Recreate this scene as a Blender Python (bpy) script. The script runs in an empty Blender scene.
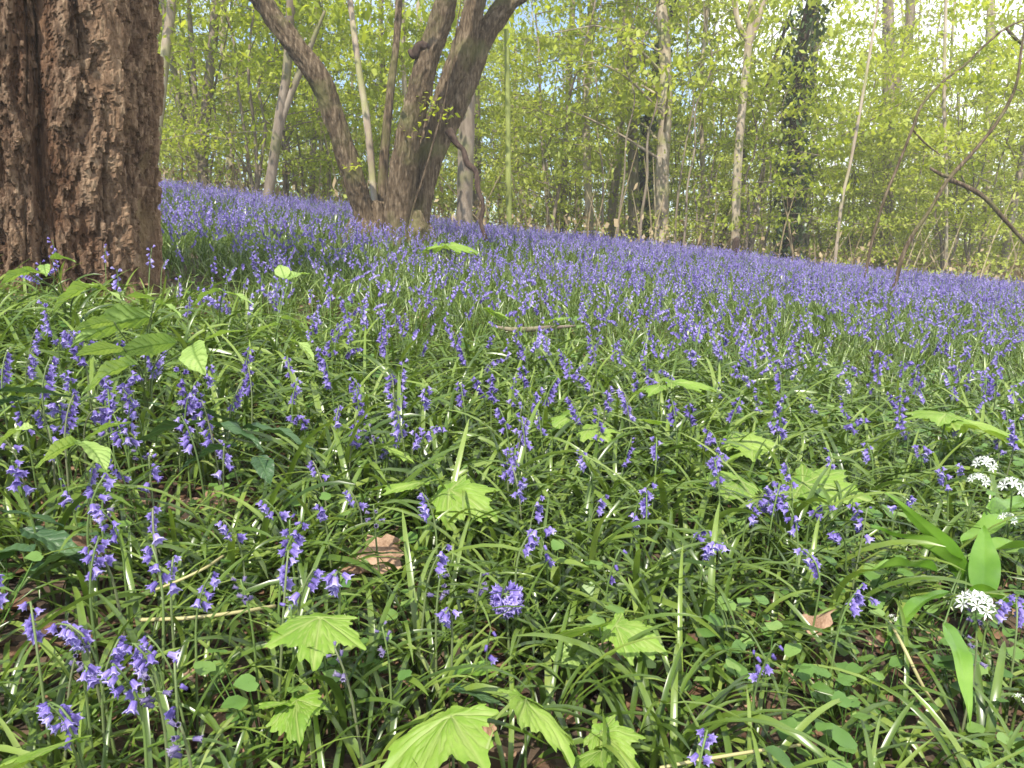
import bpy, math
import numpy as np
from mathutils import Vector, Matrix

rng = np.random.default_rng(11)
S = bpy.context.scene
COL = S.collection
R = math.radians
F = 740.0                                   # focal length in pixels of the 1024 wide photograph
PITCH = math.atan(149 / 740)
EYE = np.array([0.0, 0.0, 0.75])

SEEDLINGS = []
# ------------------------------------------------------------------ noise
def _h(i, j, k, s=0):
    n = (i.astype(np.int64) * 374761393 + j.astype(np.int64) * 668265263 + k.astype(np.int64) * 2147483647 + s * 974634777) & 0xFFFFFFFF
    n = ((n ^ (n >> 13)) * 1274126177) & 0xFFFFFFFF
    n = ((n ^ (n >> 16)) * 2246822519) & 0xFFFFFFFF
    n = n ^ (n >> 15)
    return (n & 0xFFFFFF) / float(0xFFFFFF)
def vnoise(x, y, z=None, s=0):
    x = np.asarray(x, float); y = np.asarray(y, float)
    z = np.zeros_like(x) if z is None else np.asarray(z, float)
    i, j, k = np.floor(x), np.floor(y), np.floor(z)
    fx, fy, fz = x - i, y - j, z - k
    fx, fy, fz = [f * f * (3 - 2 * f) for f in (fx, fy, fz)]
    r = 0
    for a in (0, 1):
        for b in (0, 1):
            for c in (0, 1):
                w = (fx if a else 1 - fx) * (fy if b else 1 - fy) * (fz if c else 1 - fz)
                r = r + w * _h(i + a, j + b, k + c, s)
    return r * 2 - 1
def fbm(x, y, z=None, s=0, o=4):
    r, a, t = 0, 1.0, 0
    z = np.zeros_like(np.asarray(x, float)) if z is None else z
    for q in range(o):
        r = r + a * vnoise(x * 2 ** q, y * 2 ** q, z * 2 ** q, s + q); t += a; a *= .5
    return r / t
def voro(x, y, s=0):
    i, j = np.floor(x), np.floor(y)
    f1 = np.full(x.shape, 9.0); f2 = np.full(x.shape, 9.0); cid = np.zeros(x.shape)
    for a in (-1, 0, 1):
        for b in (-1, 0, 1):
            ci, cj = i + a, j + b
            px = ci + _h(ci, cj, ci * 0, s); py = cj + _h(ci, cj, ci * 0, s + 1)
            d = np.hypot(px - x, py - y); near = d < f1
            f2 = np.where(near, f1, np.minimum(f2, d)); cid = np.where(near, _h(ci, cj, ci * 0, s + 2), cid)
            f1 = np.where(near, d, f1)
    return f1, f2, cid

# ------------------------------------------------------------------ terrain
S0, SLOPE_X = 0.052, 0.124
def ramp(y):
    y = np.asarray(y, float)
    a = S0 * np.minimum(y, 11)
    t = np.clip(y - 11, 0, 6)
    a = a + S0 * t - (S0 + .05) / 12 * t * t
    return a - .05 * np.clip(y - 17, 0, 25)
def G(x, y):
    x = np.asarray(x, float); y = np.asarray(y, float)
    lat = 22 * np.tanh(x / 22) * np.where(x > 0, .90, 1.0)
    w = np.clip((60 - y) / 40, 0, 1)
    return ramp(y) - SLOPE_X * lat * (.25 + .75 * w) + .035 * vnoise(x * .9 + 3, y * .9, s=5) + .05 * vnoise(x * .35, y * .35 + 9, s=6) - .035 * vnoise(3, 0, s=5) - .05 * vnoise(0, 9, s=6)
def P3(x, y): return np.stack([x, y, G(x, y)], -1)
def ray(px, py):
    u, v = (px - 512) / F, (384 - py) / F
    c, s = math.cos(PITCH), math.sin(PITCH)
    return np.array([u, c + v * s, -s + v * c])
def at(px, py, y):                            # the point seen at a pixel of the photograph, y metres ahead
    d = ray(px, py)
    return EYE + d * (y / d[1])
def hit(px, py, h=0.0):                       # where that line of sight meets the ground raised by h
    d = ray(px, py); d = d / np.linalg.norm(d)
    t = np.arange(.3, 22, .01)
    P = EYE + t[:, None] * d
    under = np.nonzero(P[:, 2] < G(P[:, 0], P[:, 1]) + h)[0]
    return P[under[0]] if len(under) else P[-700]
def project(p):
    q = np.asarray(p, float) - EYE
    c, s = math.cos(PITCH), math.sin(PITCH)
    f = q[..., 1] * c - q[..., 2] * s; up = q[..., 1] * s + q[..., 2] * c
    f = np.maximum(f, 1e-3)
    return 512 + F * q[..., 0] / f, 384 - F * up / f

# ------------------------------------------------------------------ meshes
def mesh(name, V, faces, mats, tint=None, vein=None, smooth=True, midx=None):
    """faces: list of int arrays (n,3) or (n,4)"""
    V = np.asarray(V, np.float32)
    me = bpy.data.meshes.new(name)
    faces = [np.asarray(f, np.int32) for f in faces if len(f)]
    idx = np.concatenate([f.ravel() for f in faces]); sizes = np.concatenate([np.full(len(f), f.shape[1], np.int32) for f in faces])
    starts = np.concatenate([[0], np.cumsum(sizes)[:-1]]).astype(np.int32)
    me.vertices.add(len(V)); me.vertices.foreach_set('co', V.ravel())
    me.loops.add(len(idx)); me.loops.foreach_set('vertex_index', idx)
    me.polygons.add(len(sizes)); me.polygons.foreach_set('loop_start', starts)
    me.polygons.foreach_set('use_smooth', np.full(len(sizes), smooth))
    for n, v in (('tint', tint), ('vein', vein)):
        if v is not None:
            a = me.attributes.new(n, 'FLOAT', 'POINT'); a.data.foreach_set('value', np.asarray(v, np.float32))
    for m in (mats if isinstance(mats, (list, tuple)) else [mats]): me.materials.append(m)
    if midx is not None: me.polygons.foreach_set('material_index', np.asarray(midx, np.int32))
    me.update(calc_edges=True); me.validate()
    return me
def link(name, data, parent=None, M=None):
    o = bpy.data.objects.new(name, data); COL.objects.link(o)
    if parent is not None: o.parent = parent
    if M is not None: o.matrix_basis = M
    return o
def tag(o, label=None, cat=None, group=None, kind=None):
    for k, v in (('label', label), ('category', cat), ('group', group), ('kind', kind)):
        if v: o[k] = v
    return o
def empty(name, loc, label, cat, group=None, rz=0):
    o = link(name, None); o.location = tuple(float(c) for c in loc); o.rotation_euler = (0, 0, rz); o.empty_display_size = .05
    return tag(o, label, cat, group)
def copy_tree(o, parent=None):
    c = o.copy(); COL.objects.link(c)
    if parent is not None: c.parent = parent
    for ch in [x for x in kids.get(o.name, ())]:
        d = ch.copy(); COL.objects.link(d); d.parent = c
    return c
kids = {}

class MB:
    def __init__(s): s.V, s.Q, s.T, s.t, s.n = [], [], [], [], 0; s.mq = []; s.mt = []
    def add(s, V, Q=None, T=None, tint=None, m=0):
        V = np.asarray(V, float)
        if Q is not None and len(Q): s.Q.append(np.asarray(Q) + s.n); s.mq.append(np.full(len(Q), m))
        if T is not None and len(T): s.T.append(np.asarray(T) + s.n); s.mt.append(np.full(len(T), m))
        s.t.append(np.full(len(V), .5) if tint is None else np.broadcast_to(tint, (len(V),)).astype(float))
        s.V.append(V); s.n += len(V)
    def arr(s):
        V = np.concatenate(s.V); t = np.concatenate(s.t)
        Q = np.concatenate(s.Q) if s.Q else np.zeros((0, 4), int); T = np.concatenate(s.T) if s.T else np.zeros((0, 3), int)
        mi = np.concatenate((s.mq or [np.zeros(0)]) + (s.mt or [np.zeros(0)]))
        return V, Q, T, t, mi
    def mesh(s, name, mats, smooth=True):
        V, Q, T, t, mi = s.arr()
        return mesh(name, V, [Q, T], mats, tint=t, smooth=smooth, midx=mi if len(mats if isinstance(mats, (list, tuple)) else [mats]) > 1 else None)

def spline(P, n):
    P = np.asarray(P, float)
    if len(P) == 2: return P[0] + np.linspace(0, 1, n)[:, None] * (P[1] - P[0])
    A = np.vstack([2 * P[0] - P[1], P, 2 * P[-1] - P[-2]])
    seg = np.linalg.norm(np.diff(P[:, :3], axis=0), axis=1); cum = np.concatenate([[0], np.cumsum(seg)]) / max(seg.sum(), 1e-9)
    t = np.linspace(0, 1, n); i = np.clip(np.searchsorted(cum, t, 'right') - 1, 0, len(P) - 2)
    u = ((t - cum[i]) / np.maximum(cum[i + 1] - cum[i], 1e-9))[:, None]
    a, b, c, d = A[i], A[i + 1], A[i + 2], A[i + 3]
    return .5 * (2 * b + (c - a) * u + (2 * a - 5 * b + 4 * c - d) * u ** 2 + (3 * b - a - 3 * c + d) * u ** 3)
def tube(P, rad, sides=8, n=None, bark=0, seed=0, freq=1.0, cap=True):
    """a tapered tube along P; returns V, Q, T"""
    P = np.asarray(P, float); rad = np.asarray(rad, float)
    n = n or len(P)
    X = spline(np.hstack([P, rad[:, None]]), n); C, r = X[:, :3], np.maximum(X[:, 3], 1e-4)
    D = np.gradient(C, axis=0); D /= np.linalg.norm(D, axis=1)[:, None] + 1e-12
    U = np.zeros_like(C); ref = np.array([1., 0, 0]) if abs(D[0, 0]) < .8 else np.array([0, 1., 0])
    u = ref - D[0] * (ref @ D[0])
    for i in range(n):
        u = u - D[i] * (u @ D[i]); u /= np.linalg.norm(u) + 1e-12; U[i] = u
    W = np.cross(D, U)
    th = np.linspace(0, 2 * np.pi, sides, endpoint=False)
    dirs = np.cos(th)[None, :, None] * U[:, None] + np.sin(th)[None, :, None] * W[:, None]
    rr = np.repeat(r[:, None], sides, 1)
    if bark:
        L = np.concatenate([[0], np.cumsum(np.linalg.norm(np.diff(C, axis=0), axis=1))])[:, None] + 0 * th
        cx, cy = np.cos(th) * rr, np.sin(th) * rr
        g = freq
        a = fbm(cx * 9 * g, cy * 9 * g, L * 2.2 * g, seed, 3)
        ridge = 1 - 2 * np.abs(vnoise(cx * 22 * g, cy * 22 * g, L * 3.5 * g, seed + 9))
        rr = rr + bark * (a * .9 + ridge * .45 + .35 * vnoise(cx * 60 * g, cy * 60 * g, L * 22 * g, seed + 3))
    V = (C[:, None] + dirs * rr[..., None]).reshape(-1, 3)
    i = np.arange(n - 1)[:, None] * sides; j = np.arange(sides)[None]; k = (j + 1) % sides
    Q = np.stack([i + j, i + k, i + sides + k, i + sides + j], -1).reshape(-1, 4)
    T = np.zeros((0, 3), int)
    if cap:
        V = np.vstack([V, C[-1] + D[-1] * r[-1] * .4]); b = (n - 1) * sides
        T = np.stack([b + j[0], b + k[0], np.full(sides, len(V) - 1)], -1)
    return V, Q, T

def scatter(mb, temps, P, rz, sc, tilt=.1, tint_j=.0):
    """drop rotated, scaled, tilted copies of template pieces into one mesh"""
    if not len(P): return
    pick = rng.integers(0, len(temps), len(P))
    for q, (V, Q, T, t, mi) in enumerate(temps):
        w = np.nonzero(pick == q)[0]
        if not len(w): continue
        m = len(w); c, s = np.cos(rz[w]), np.sin(rz[w])
        ax, ay = rng.normal(0, tilt, m), rng.normal(0, tilt, m)
        X = V[None, :, 0] * sc[w, None]; Y = V[None, :, 1] * sc[w, None]; Z = V[None, :, 2] * sc[w, None]
        x = X * c[:, None] - Y * s[:, None] + Z * ax[:, None]; y = X * s[:, None] + Y * c[:, None] + Z * ay[:, None]
        z = Z * (1 - .5 * (ax ** 2 + ay ** 2))[:, None] - X * 0
        VV = np.stack([x + P[w, 0, None], y + P[w, 1, None], z + P[w, 2, None]], -1).reshape(-1, 3)
        tt = np.clip(np.broadcast_to(t, (m, len(t))) + rng.normal(0, tint_j, (m, 1)), 0, 1).ravel()
        off = (np.arange(m) * len(V))[:, None, None]
        if len(Q):
            mb.Q.append((Q[None] + off).reshape(-1, 4) + mb.n); mb.mq.append(np.tile(mi[:len(Q)], m))
        if len(T):
            mb.T.append((T[None] + off).reshape(-1, 3) + mb.n); mb.mt.append(np.tile(mi[len(Q):], m))
        mb.V.append(VV); mb.t.append(tt); mb.n += len(VV)

# ------------------------------------------------------------------ materials
def mat(name):
    m = bpy.data.materials.new(name); m.use_nodes = True; m.node_tree.nodes.clear()
    nt = m.node_tree
    out = nt.nodes.new('ShaderNodeOutputMaterial')
    return m, nt, out
def N(nt, t, **kw):
    n = nt.nodes.new(t)
    for k, v in kw.items():
        if k.startswith('i_'): n.inputs[int(k[2:]) if k[2:].isdigit() else k[2:].replace('_', ' ')].default_value = v
        else: setattr(n, k, v)
    return n
def ramp_node(nt, stops):
    r = nt.nodes.new('ShaderNodeValToRGB'); e = r.color_ramp.elements
    while len(e) < len(stops): e.new(.5)
    for k, (p, c) in zip(e, stops): k.position = p; k.color = (*c, 1)
    return r
def leafmat(name, stops, rough=.45, trans=.35, tcol=None, veins=None, nscale=30, spec=.4, nmix=.25, patch=None):
    m, nt, out = mat(name); L = nt.links.new
    at_ = N(nt, 'ShaderNodeAttribute', attribute_name='tint')
    tc = N(nt, 'ShaderNodeTexCoord'); no = N(nt, 'ShaderNodeTexNoise', i_Scale=nscale, i_Detail=3.0); L(tc.outputs['Object'], no.inputs['Vector'])
    mx = N(nt, 'ShaderNodeMath', operation='MULTIPLY_ADD', i_1=nmix * 2, i_2=-nmix); L(no.outputs['Fac'], mx.inputs[0])
    ad = N(nt, 'ShaderNodeMath', operation='ADD', use_clamp=True); L(mx.outputs[0], ad.inputs[0]); L(at_.outputs['Fac'], ad.inputs[1])
    oi = N(nt, 'ShaderNodeObjectInfo'); om = N(nt, 'ShaderNodeMath', operation='MULTIPLY_ADD', i_1=.40, i_2=-.20); L(oi.outputs['Random'], om.inputs[0]); o2 = N(nt, 'ShaderNodeMath', operation='ADD', use_clamp=True); L(ad.outputs[0], o2.inputs[0]); L(om.outputs[0], o2.inputs[1])
    rp = ramp_node(nt, stops); L(o2.outputs[0], rp.inputs[0]); col = rp.outputs[0]
    if veins:
        va = N(nt, 'ShaderNodeAttribute', attribute_name='vein'); vm = N(nt, 'ShaderNodeMix', data_type='RGBA'); vm.inputs[7].default_value = (*veins, 1)
        L(va.outputs['Fac'], vm.inputs[0]); L(col, vm.inputs[6]); col = vm.outputs[2]
    b = N(nt, 'ShaderNodeBsdfPrincipled', i_Roughness=rough); b.inputs['Specular IOR Level'].default_value = spec; L(col, b.inputs['Base Color'])
    if veins:
        bp = N(nt, 'ShaderNodeBump', i_Strength=.5, i_Distance=.004, invert=True); L(va.outputs['Fac'], bp.inputs['Height']); L(bp.outputs[0], b.inputs['Normal'])
    tr = N(nt, 'ShaderNodeBsdfTranslucent')
    hs = N(nt, 'ShaderNodeMix', data_type='RGBA', blend_type='MULTIPLY'); hs.inputs[0].default_value = 1; hs.inputs[7].default_value = (*(tcol or (1.15, 1.2, .5)), 1)
    L(col, hs.inputs[6]); L(hs.outputs[2], tr.inputs['Color'])
    mi = N(nt, 'ShaderNodeMixShader'); mi.inputs[0].default_value = trans; L(b.outputs[0], mi.inputs[1]); L(tr.outputs[0], mi.inputs[2]); L(mi.outputs[0], out.inputs[0])
    return m
def barkmat(name, c0, c1, c2, scale=(14, 14, 3), bump=.6, dist=.02, moss=None):
    m, nt, out = mat(name); L = nt.links.new
    tc = N(nt, 'ShaderNodeTexCoord'); mp = N(nt, 'ShaderNodeMapping'); mp.inputs['Scale'].default_value = scale; L(tc.outputs['Object'], mp.inputs[0])
    n1 = N(nt, 'ShaderNodeTexNoise', i_Scale=1.0, i_Detail=8.0, i_Roughness=.65); L(mp.outputs[0], n1.inputs['Vector'])
    n2 = N(nt, 'ShaderNodeTexNoise', i_Scale=2.3, i_Detail=4.0); L(tc.outputs['Object'], n2.inputs['Vector'])
    rp = ramp_node(nt, [(.28, c0), (.5, c1), (.74, c2)]); L(n1.outputs['Fac'], rp.inputs[0]); col = rp.outputs[0]
    if moss:
        r2 = ramp_node(nt, [(.5, (0, 0, 0)), (.68, (.8, .8, .8))]); L(n2.outputs['Fac'], r2.inputs[0])
        mm = N(nt, 'ShaderNodeMix', data_type='RGBA'); mm.inputs[7].default_value = (*moss, 1); L(r2.outputs[0], mm.inputs[0]); L(col, mm.inputs[6]); col = mm.outputs[2]
    b = N(nt, 'ShaderNodeBsdfPrincipled', i_Roughness=.9); b.inputs['Specular IOR Level'].default_value = .15; L(col, b.inputs['Base Color'])
    bp = N(nt, 'ShaderNodeBump', i_Strength=bump, i_Distance=dist); L(n1.outputs['Fac'], bp.inputs['Height']); L(bp.outputs[0], b.inputs['Normal'])
    L(b.outputs[0], out.inputs[0])
    return m

M = {}
M['strap'] = leafmat('bluebell_leaf', [(0, (.038, .070, .011)), (.45, (.10, .162, .024)), (.8, (.19, .26, .048)), (1, (.25, .30, .10))], rough=.30, trans=.28, nscale=25, spec=.6)
M['stalk'] = leafmat('flower_stalk', [(0, (.05, .07, .03)), (.5, (.12, .19, .045)), (1, (.16, .16, .10))], rough=.5, trans=.1)
M['petal'] = leafmat('bluebell_petal', [(0, (.085, .06, .24)), (.35, (.19, .14, .44)), (.7, (.33, .265, .62)), (1, (.53, .48, .77))], rough=.5, trans=.32, tcol=(1.0, .9, 1.1), nscale=160, nmix=.22, spec=.3)
M['fadedpetal'] = leafmat('faded_petal', [(0, (.07, .06, .14)), (.5, (.17, .14, .28)), (1, (.33, .29, .40))], rough=.6, trans=.25, tcol=(1, .9, 1), nscale=160, nmix=.25, spec=.2)
M['syc'] = leafmat('fresh_lobed_leaf', [(0, (.12, .225, .028)), (.5, (.195, .32, .042)), (1, (.28, .40, .075))], rough=.5, trans=.38, veins=(.34, .42, .13), nscale=14, spec=.3)
M['oval'] = leafmat('oval_leaf', [(0, (.19, .29, .07)), (.5, (.27, .39, .10)), (1, (.36, .46, .15))], rough=.5, trans=.34, veins=(.13, .22, .04), nscale=14, spec=.35)
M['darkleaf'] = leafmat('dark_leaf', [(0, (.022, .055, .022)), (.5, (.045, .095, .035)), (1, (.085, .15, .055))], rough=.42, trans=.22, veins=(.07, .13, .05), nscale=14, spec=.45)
M['garlic'] = leafmat('garlic_leaf', [(0, (.06, .15, .012)), (.5, (.11, .23, .02)), (1, (.19, .32, .05))], rough=.33, trans=.3, nscale=10, spec=.5)
M['cover'] = leafmat('ground_cover_leaf', [(0, (.05, .115, .022)), (.5, (.105, .20, .04)), (1, (.20, .30, .075))], rough=.45, trans=.28, nscale=20)
M['white'] = leafmat('white_petal', [(0, (.72, .74, .66)), (1, (.85, .86, .82))], rough=.5, trans=.25, tcol=(1, 1, .95), nmix=.1)
M['crown'] = leafmat('spring_foliage', [(0, (.19, .25, .03)), (.5, (.33, .40, .045)), (1, (.45, .49, .08))], rough=.5, trans=.55, tcol=(1.35, 1.3, .7), nscale=.6, nmix=.3, spec=.3)
M['crown2'] = leafmat('spring_foliage_pale', [(0, (.22, .28, .05)), (.5, (.37, .43, .08)), (1, (.49, .53, .15))], rough=.5, trans=.55, tcol=(1.35, 1.3, .7), nscale=.6, nmix=.3, spec=.3)
M['ivy'] = leafmat('ivy_leaf', [(0, (.035, .06, .02)), (.5, (.065, .105, .035)), (1, (.12, .17, .06))], rough=.35, trans=.12, nscale=3)
M['dead'] = leafmat('dead_leaf', [(0, (.07, .04, .024)), (.5, (.20, .115, .068)), (1, (.42, .28, .19))], rough=.7, trans=.12, tcol=(1.1, .8, .5), nscale=25, nmix=.35, spec=.2)
M['brush'] = leafmat('dead_brush', [(0, (.16, .11, .06)), (.5, (.28, .21, .12)), (1, (.40, .33, .20))], rough=.8, trans=.25, tcol=(1.1, .9, .6), nscale=2)
M['straw'] = leafmat('dry_straw', [(0, (.3, .24, .1)), (1, (.45, .42, .2))], rough=.6, trans=.1, tcol=(1, 1, .7))
M['bigbark'] = barkmat('shaggy_bark', (.035, .020, .012), (.135, .084, .053), (.32, .228, .15), scale=(30, 30, 10), bump=1.0, dist=.03)
M['bark'] = barkmat('coppice_bark', (.018, .012, .008), (.10, .070, .043), (.28, .215, .145), scale=(34, 34, 6), bump=1.0, dist=.035, moss=(.13, .125, .05))
M['darkbark'] = barkmat('dark_bark', (.02, .014, .011), (.055, .036, .028), (.11, .08, .06), scale=(30, 30, 8))
M['palebark'] = barkmat('pale_bark', (.16, .12, .085), (.31, .25, .185), (.48, .42, .34), scale=(6, 6, 1.5), moss=(.24, .25, .09))
M['greybark'] = barkmat('grey_bark', (.09, .07, .05), (.19, .15, .115), (.31, .26, .205), scale=(6, 6, 1.5), moss=(.15, .16, .06))
M['mossbark'] = barkmat('mossy_bark', (.12, .13, .04), (.22, .25, .07), (.34, .37, .13), scale=(6, 6, 1.5))
def groundmat():
    m, nt, out = mat('leaf_mould'); L = nt.links.new
    tc = N(nt, 'ShaderNodeTexCoord')
    n1 = N(nt, 'ShaderNodeTexNoise', i_Scale=9.0, i_Detail=9.0, i_Roughness=.7); L(tc.outputs['Object'], n1.inputs['Vector'])
    v = N(nt, 'ShaderNodeTexVoronoi', i_Scale=38.0); L(tc.outputs['Object'], v.inputs['Vector'])
    a = ramp_node(nt, [(.25, (.022, .014, .009)), (.5, (.06, .038, .023)), (.78, (.13, .085, .05))])
    mx = N(nt, 'ShaderNodeMix', data_type='FLOAT'); mx.inputs[0].default_value = .4; L(n1.outputs['Fac'], mx.inputs[2])
    sp = N(nt, 'ShaderNodeSeparateColor'); L(v.outputs['Color'], sp.inputs[0]); L(sp.outputs[0], mx.inputs[3]); L(mx.outputs[0], a.inputs[0])
    b = N(nt, 'ShaderNodeBsdfPrincipled', i_Roughness=.95); L(a.outputs[0], b.inputs['Base Color'])
    bp = N(nt, 'ShaderNodeBump', i_Strength=.8, i_Distance=.02); L(mx.outputs[0], bp.inputs['Height']); L(bp.outputs[0], b.inputs['Normal']); L(b.outputs[0], out.inputs[0])
    return m
M['ground'] = groundmat()

# ------------------------------------------------------------------ ground sheet
def make_ground():
    ys = np.concatenate([np.linspace(-30, -3, 12), np.arange(-2.7, 18, .12), np.linspace(18.5, 60, 40), np.linspace(70, 260, 15)])
    half = np.concatenate([np.arange(0, 7, .14), np.linspace(7.3, 25, 40), np.linspace(30, 220, 16)])
    xs = np.concatenate([-half[:0:-1], half])
    X, Y = np.meshgrid(xs, ys)
    V = np.stack([X, Y, G(X, Y)], -1).reshape(-1, 3)
    nx, ny = len(xs), len(ys)
    i = (np.arange(ny - 1) * nx)[:, None] + np.arange(nx - 1)[None]
    Q = np.stack([i, i + 1, i + nx + 1, i + nx], -1).reshape(-1, 4)
    tag(link('ground', mesh('ground', V, [Q], M['ground'])), 'brown leaf mould of the woodland floor under the flowers', 'ground', kind='structure')
make_ground()

# ------------------------------------------------------------------ the two near trees
BIG = np.array([-2.55, 4.05])                 # the big trunk's foot
CEN_Y = 9.3
CEN = at(388, 222, CEN_Y)
def big_tree():
    z0 = float(G(*BIG)) - .12
    th = np.linspace(0, 2 * np.pi, 760, endpoint=False) + np.pi / 2
    zs = np.concatenate([np.linspace(0, 2.3, 520), np.linspace(2.33, 2.75, 24)])
    TH, Z = np.meshgrid(th, zs)
    rad = .545 + .05 * np.exp(-Z / .2) + .045 * np.clip(Z - .3, 0, 1.8) - .045 * np.clip(Z - 2.4, 0, 9)
    rad = rad * (1 + .03 * np.cos(3 * TH + 1) + .02 * np.cos(5 * TH + 2) + .05 * np.exp(-Z / .22) * np.cos(6 * TH))
    s = ((TH - np.pi / 2) % (2 * np.pi)) * .6
    sw = s + .025 * fbm(s * 4, Z * 3, s=21, o=3)
    # long clefts between ridges, layers of bark broken off in ragged steps, crumbly surface
    cl = np.abs(fbm(sw * 8.5, Z * .42, s=31, o=2)); cleft = -np.exp(-(cl / .045) ** 2) * np.clip(.6 + fbm(sw * 6, Z * 2.5, s=35, o=2), 0, 1)
    hq = 1.5 * fbm(sw * 7.5, Z * .85, s=41, o=2) + 1.0 * fbm(sw * 25, Z * 8.5, s=45, o=3) + .22 * fbm(sw * 60, Z * 40, s=48, o=2)
    lev = hq * 3.2; stp = np.floor(lev) + np.clip((lev - np.floor(lev)) * 12, 0, 1)
    g1, g2, gid = voro(sw * 44 + vnoise(sw * 30, Z * 30, s=8), Z * 20, 51)
    flake = (gid - .5) - np.exp(-((g2 - g1) / .16) ** 2) * .5
    lo = fbm(sw * 3, Z * 1.2, s=61, o=3)
    bare = np.clip(1.6 - ((((s - SBARE + .03 * vnoise(Z * 9, Z * 0, s=3)) / .085) ** 2) + ((Z - .30) / .45) ** 2) + .5 * vnoise(s * 25, Z * 8, s=5), 0, 1)
    d = .055 * cleft + .019 * np.clip(stp, -3, 3) + .005 * flake + .03 * lo + .010 * fbm(sw * 70, Z * 12, s=71, o=3)
    d = d * (1 - .85 * bare) - .035 * bare + .006 * bare * vnoise(sw * 40, Z * 2.5, s=77)
    d = d - .06 * np.exp(-((s - SCLEFT - .02 * vnoise(Z * 4, Z * 0, s=4)) / .026) ** 2)
    rr = rad + d
    cx = -.02 + .07 * np.minimum(Z, 2.5); cy = .02 * Z
    V = np.stack([cx + rr * np.cos(TH), cy + rr * np.sin(TH), Z], -1).reshape(-1, 3)
    n, k = len(zs), len(th)
    i = np.arange(n - 1)[:, None] * k; j = np.arange(k)[None]; jj = (j + 1) % k
    Q = np.stack([i + j, i + jj, i + k + jj, i + k + j], -1).reshape(-1, 4)
    top = np.array([[cx.mean(axis=1)[-1], cy.mean(axis=1)[-1], 2.70]]); nV = len(V); V = np.vstack([V, top])
    capT = np.stack([(n - 1) * k + j[0], (n - 1) * k + jj[0], np.full(k, nV)], -1)
    root = empty('large_tree', (BIG[0], BIG[1], z0), 'massive rough trunk with flaking red brown bark at the picture edge', 'tree')
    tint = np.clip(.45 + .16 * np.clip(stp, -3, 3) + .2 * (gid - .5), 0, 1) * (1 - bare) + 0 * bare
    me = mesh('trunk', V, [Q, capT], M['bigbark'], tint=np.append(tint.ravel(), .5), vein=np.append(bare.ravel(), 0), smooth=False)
    link('trunk', me, root)
SBARE, SCLEFT = .0, .0
def _s_for(px):                                # where on the trunk's girth a pixel column falls
    az = math.atan2(at(px, 200, BIG[1] - .5)[0] - BIG[0], -.5)
    x = at(px, 200, BIG[1] - .55)[0] - BIG[0]
    thv = math.asin(max(-1, min(1, x / .62)))   # angle from the side that faces the camera
    return ((1.5 * math.pi + thv - math.pi / 2) % (2 * math.pi)) * .6
SBARE, SCLEFT = _s_for(112), _s_for(32)
# bark with bare wood where the attribute says the bark is gone
def bigbark():
    m = M['bigbark']; nt = m.node_tree; L = nt.links.new
    b = [n for n in nt.nodes if n.type == 'BSDF_PRINCIPLED'][0]
    src = b.inputs['Base Color'].links[0].from_socket
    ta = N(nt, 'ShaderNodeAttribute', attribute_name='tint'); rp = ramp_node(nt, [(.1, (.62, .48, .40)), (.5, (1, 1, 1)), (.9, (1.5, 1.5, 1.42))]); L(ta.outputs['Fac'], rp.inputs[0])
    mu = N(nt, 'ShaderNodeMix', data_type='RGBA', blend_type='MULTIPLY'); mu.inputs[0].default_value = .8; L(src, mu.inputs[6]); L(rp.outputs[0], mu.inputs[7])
    va = N(nt, 'ShaderNodeAttribute', attribute_name='vein'); mx = N(nt, 'ShaderNodeMix', data_type='RGBA'); mx.inputs[7].default_value = (.20, .145, .08, 1)
    mm = N(nt, 'ShaderNodeMath', operation='MULTIPLY', i_1=.85); L(va.outputs['Fac'], mm.inputs[0]); L(mm.outputs[0], mx.inputs[0]); L(mu.outputs[2], mx.inputs[6]); L(mx.outputs[2], b.inputs['Base Color'])
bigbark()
big_tree()

def pl(pts, y, dy=0.0):                        # pixels -> points, drifting dy metres in depth along the way
    n = len(pts)
    return np.array([at(a, b, y + dy * i / max(n - 1, 1)) for i, (a, b) in enumerate(pts)])
def pw(w, y): return np.asarray(w, float) / 2 * y / F

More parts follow.
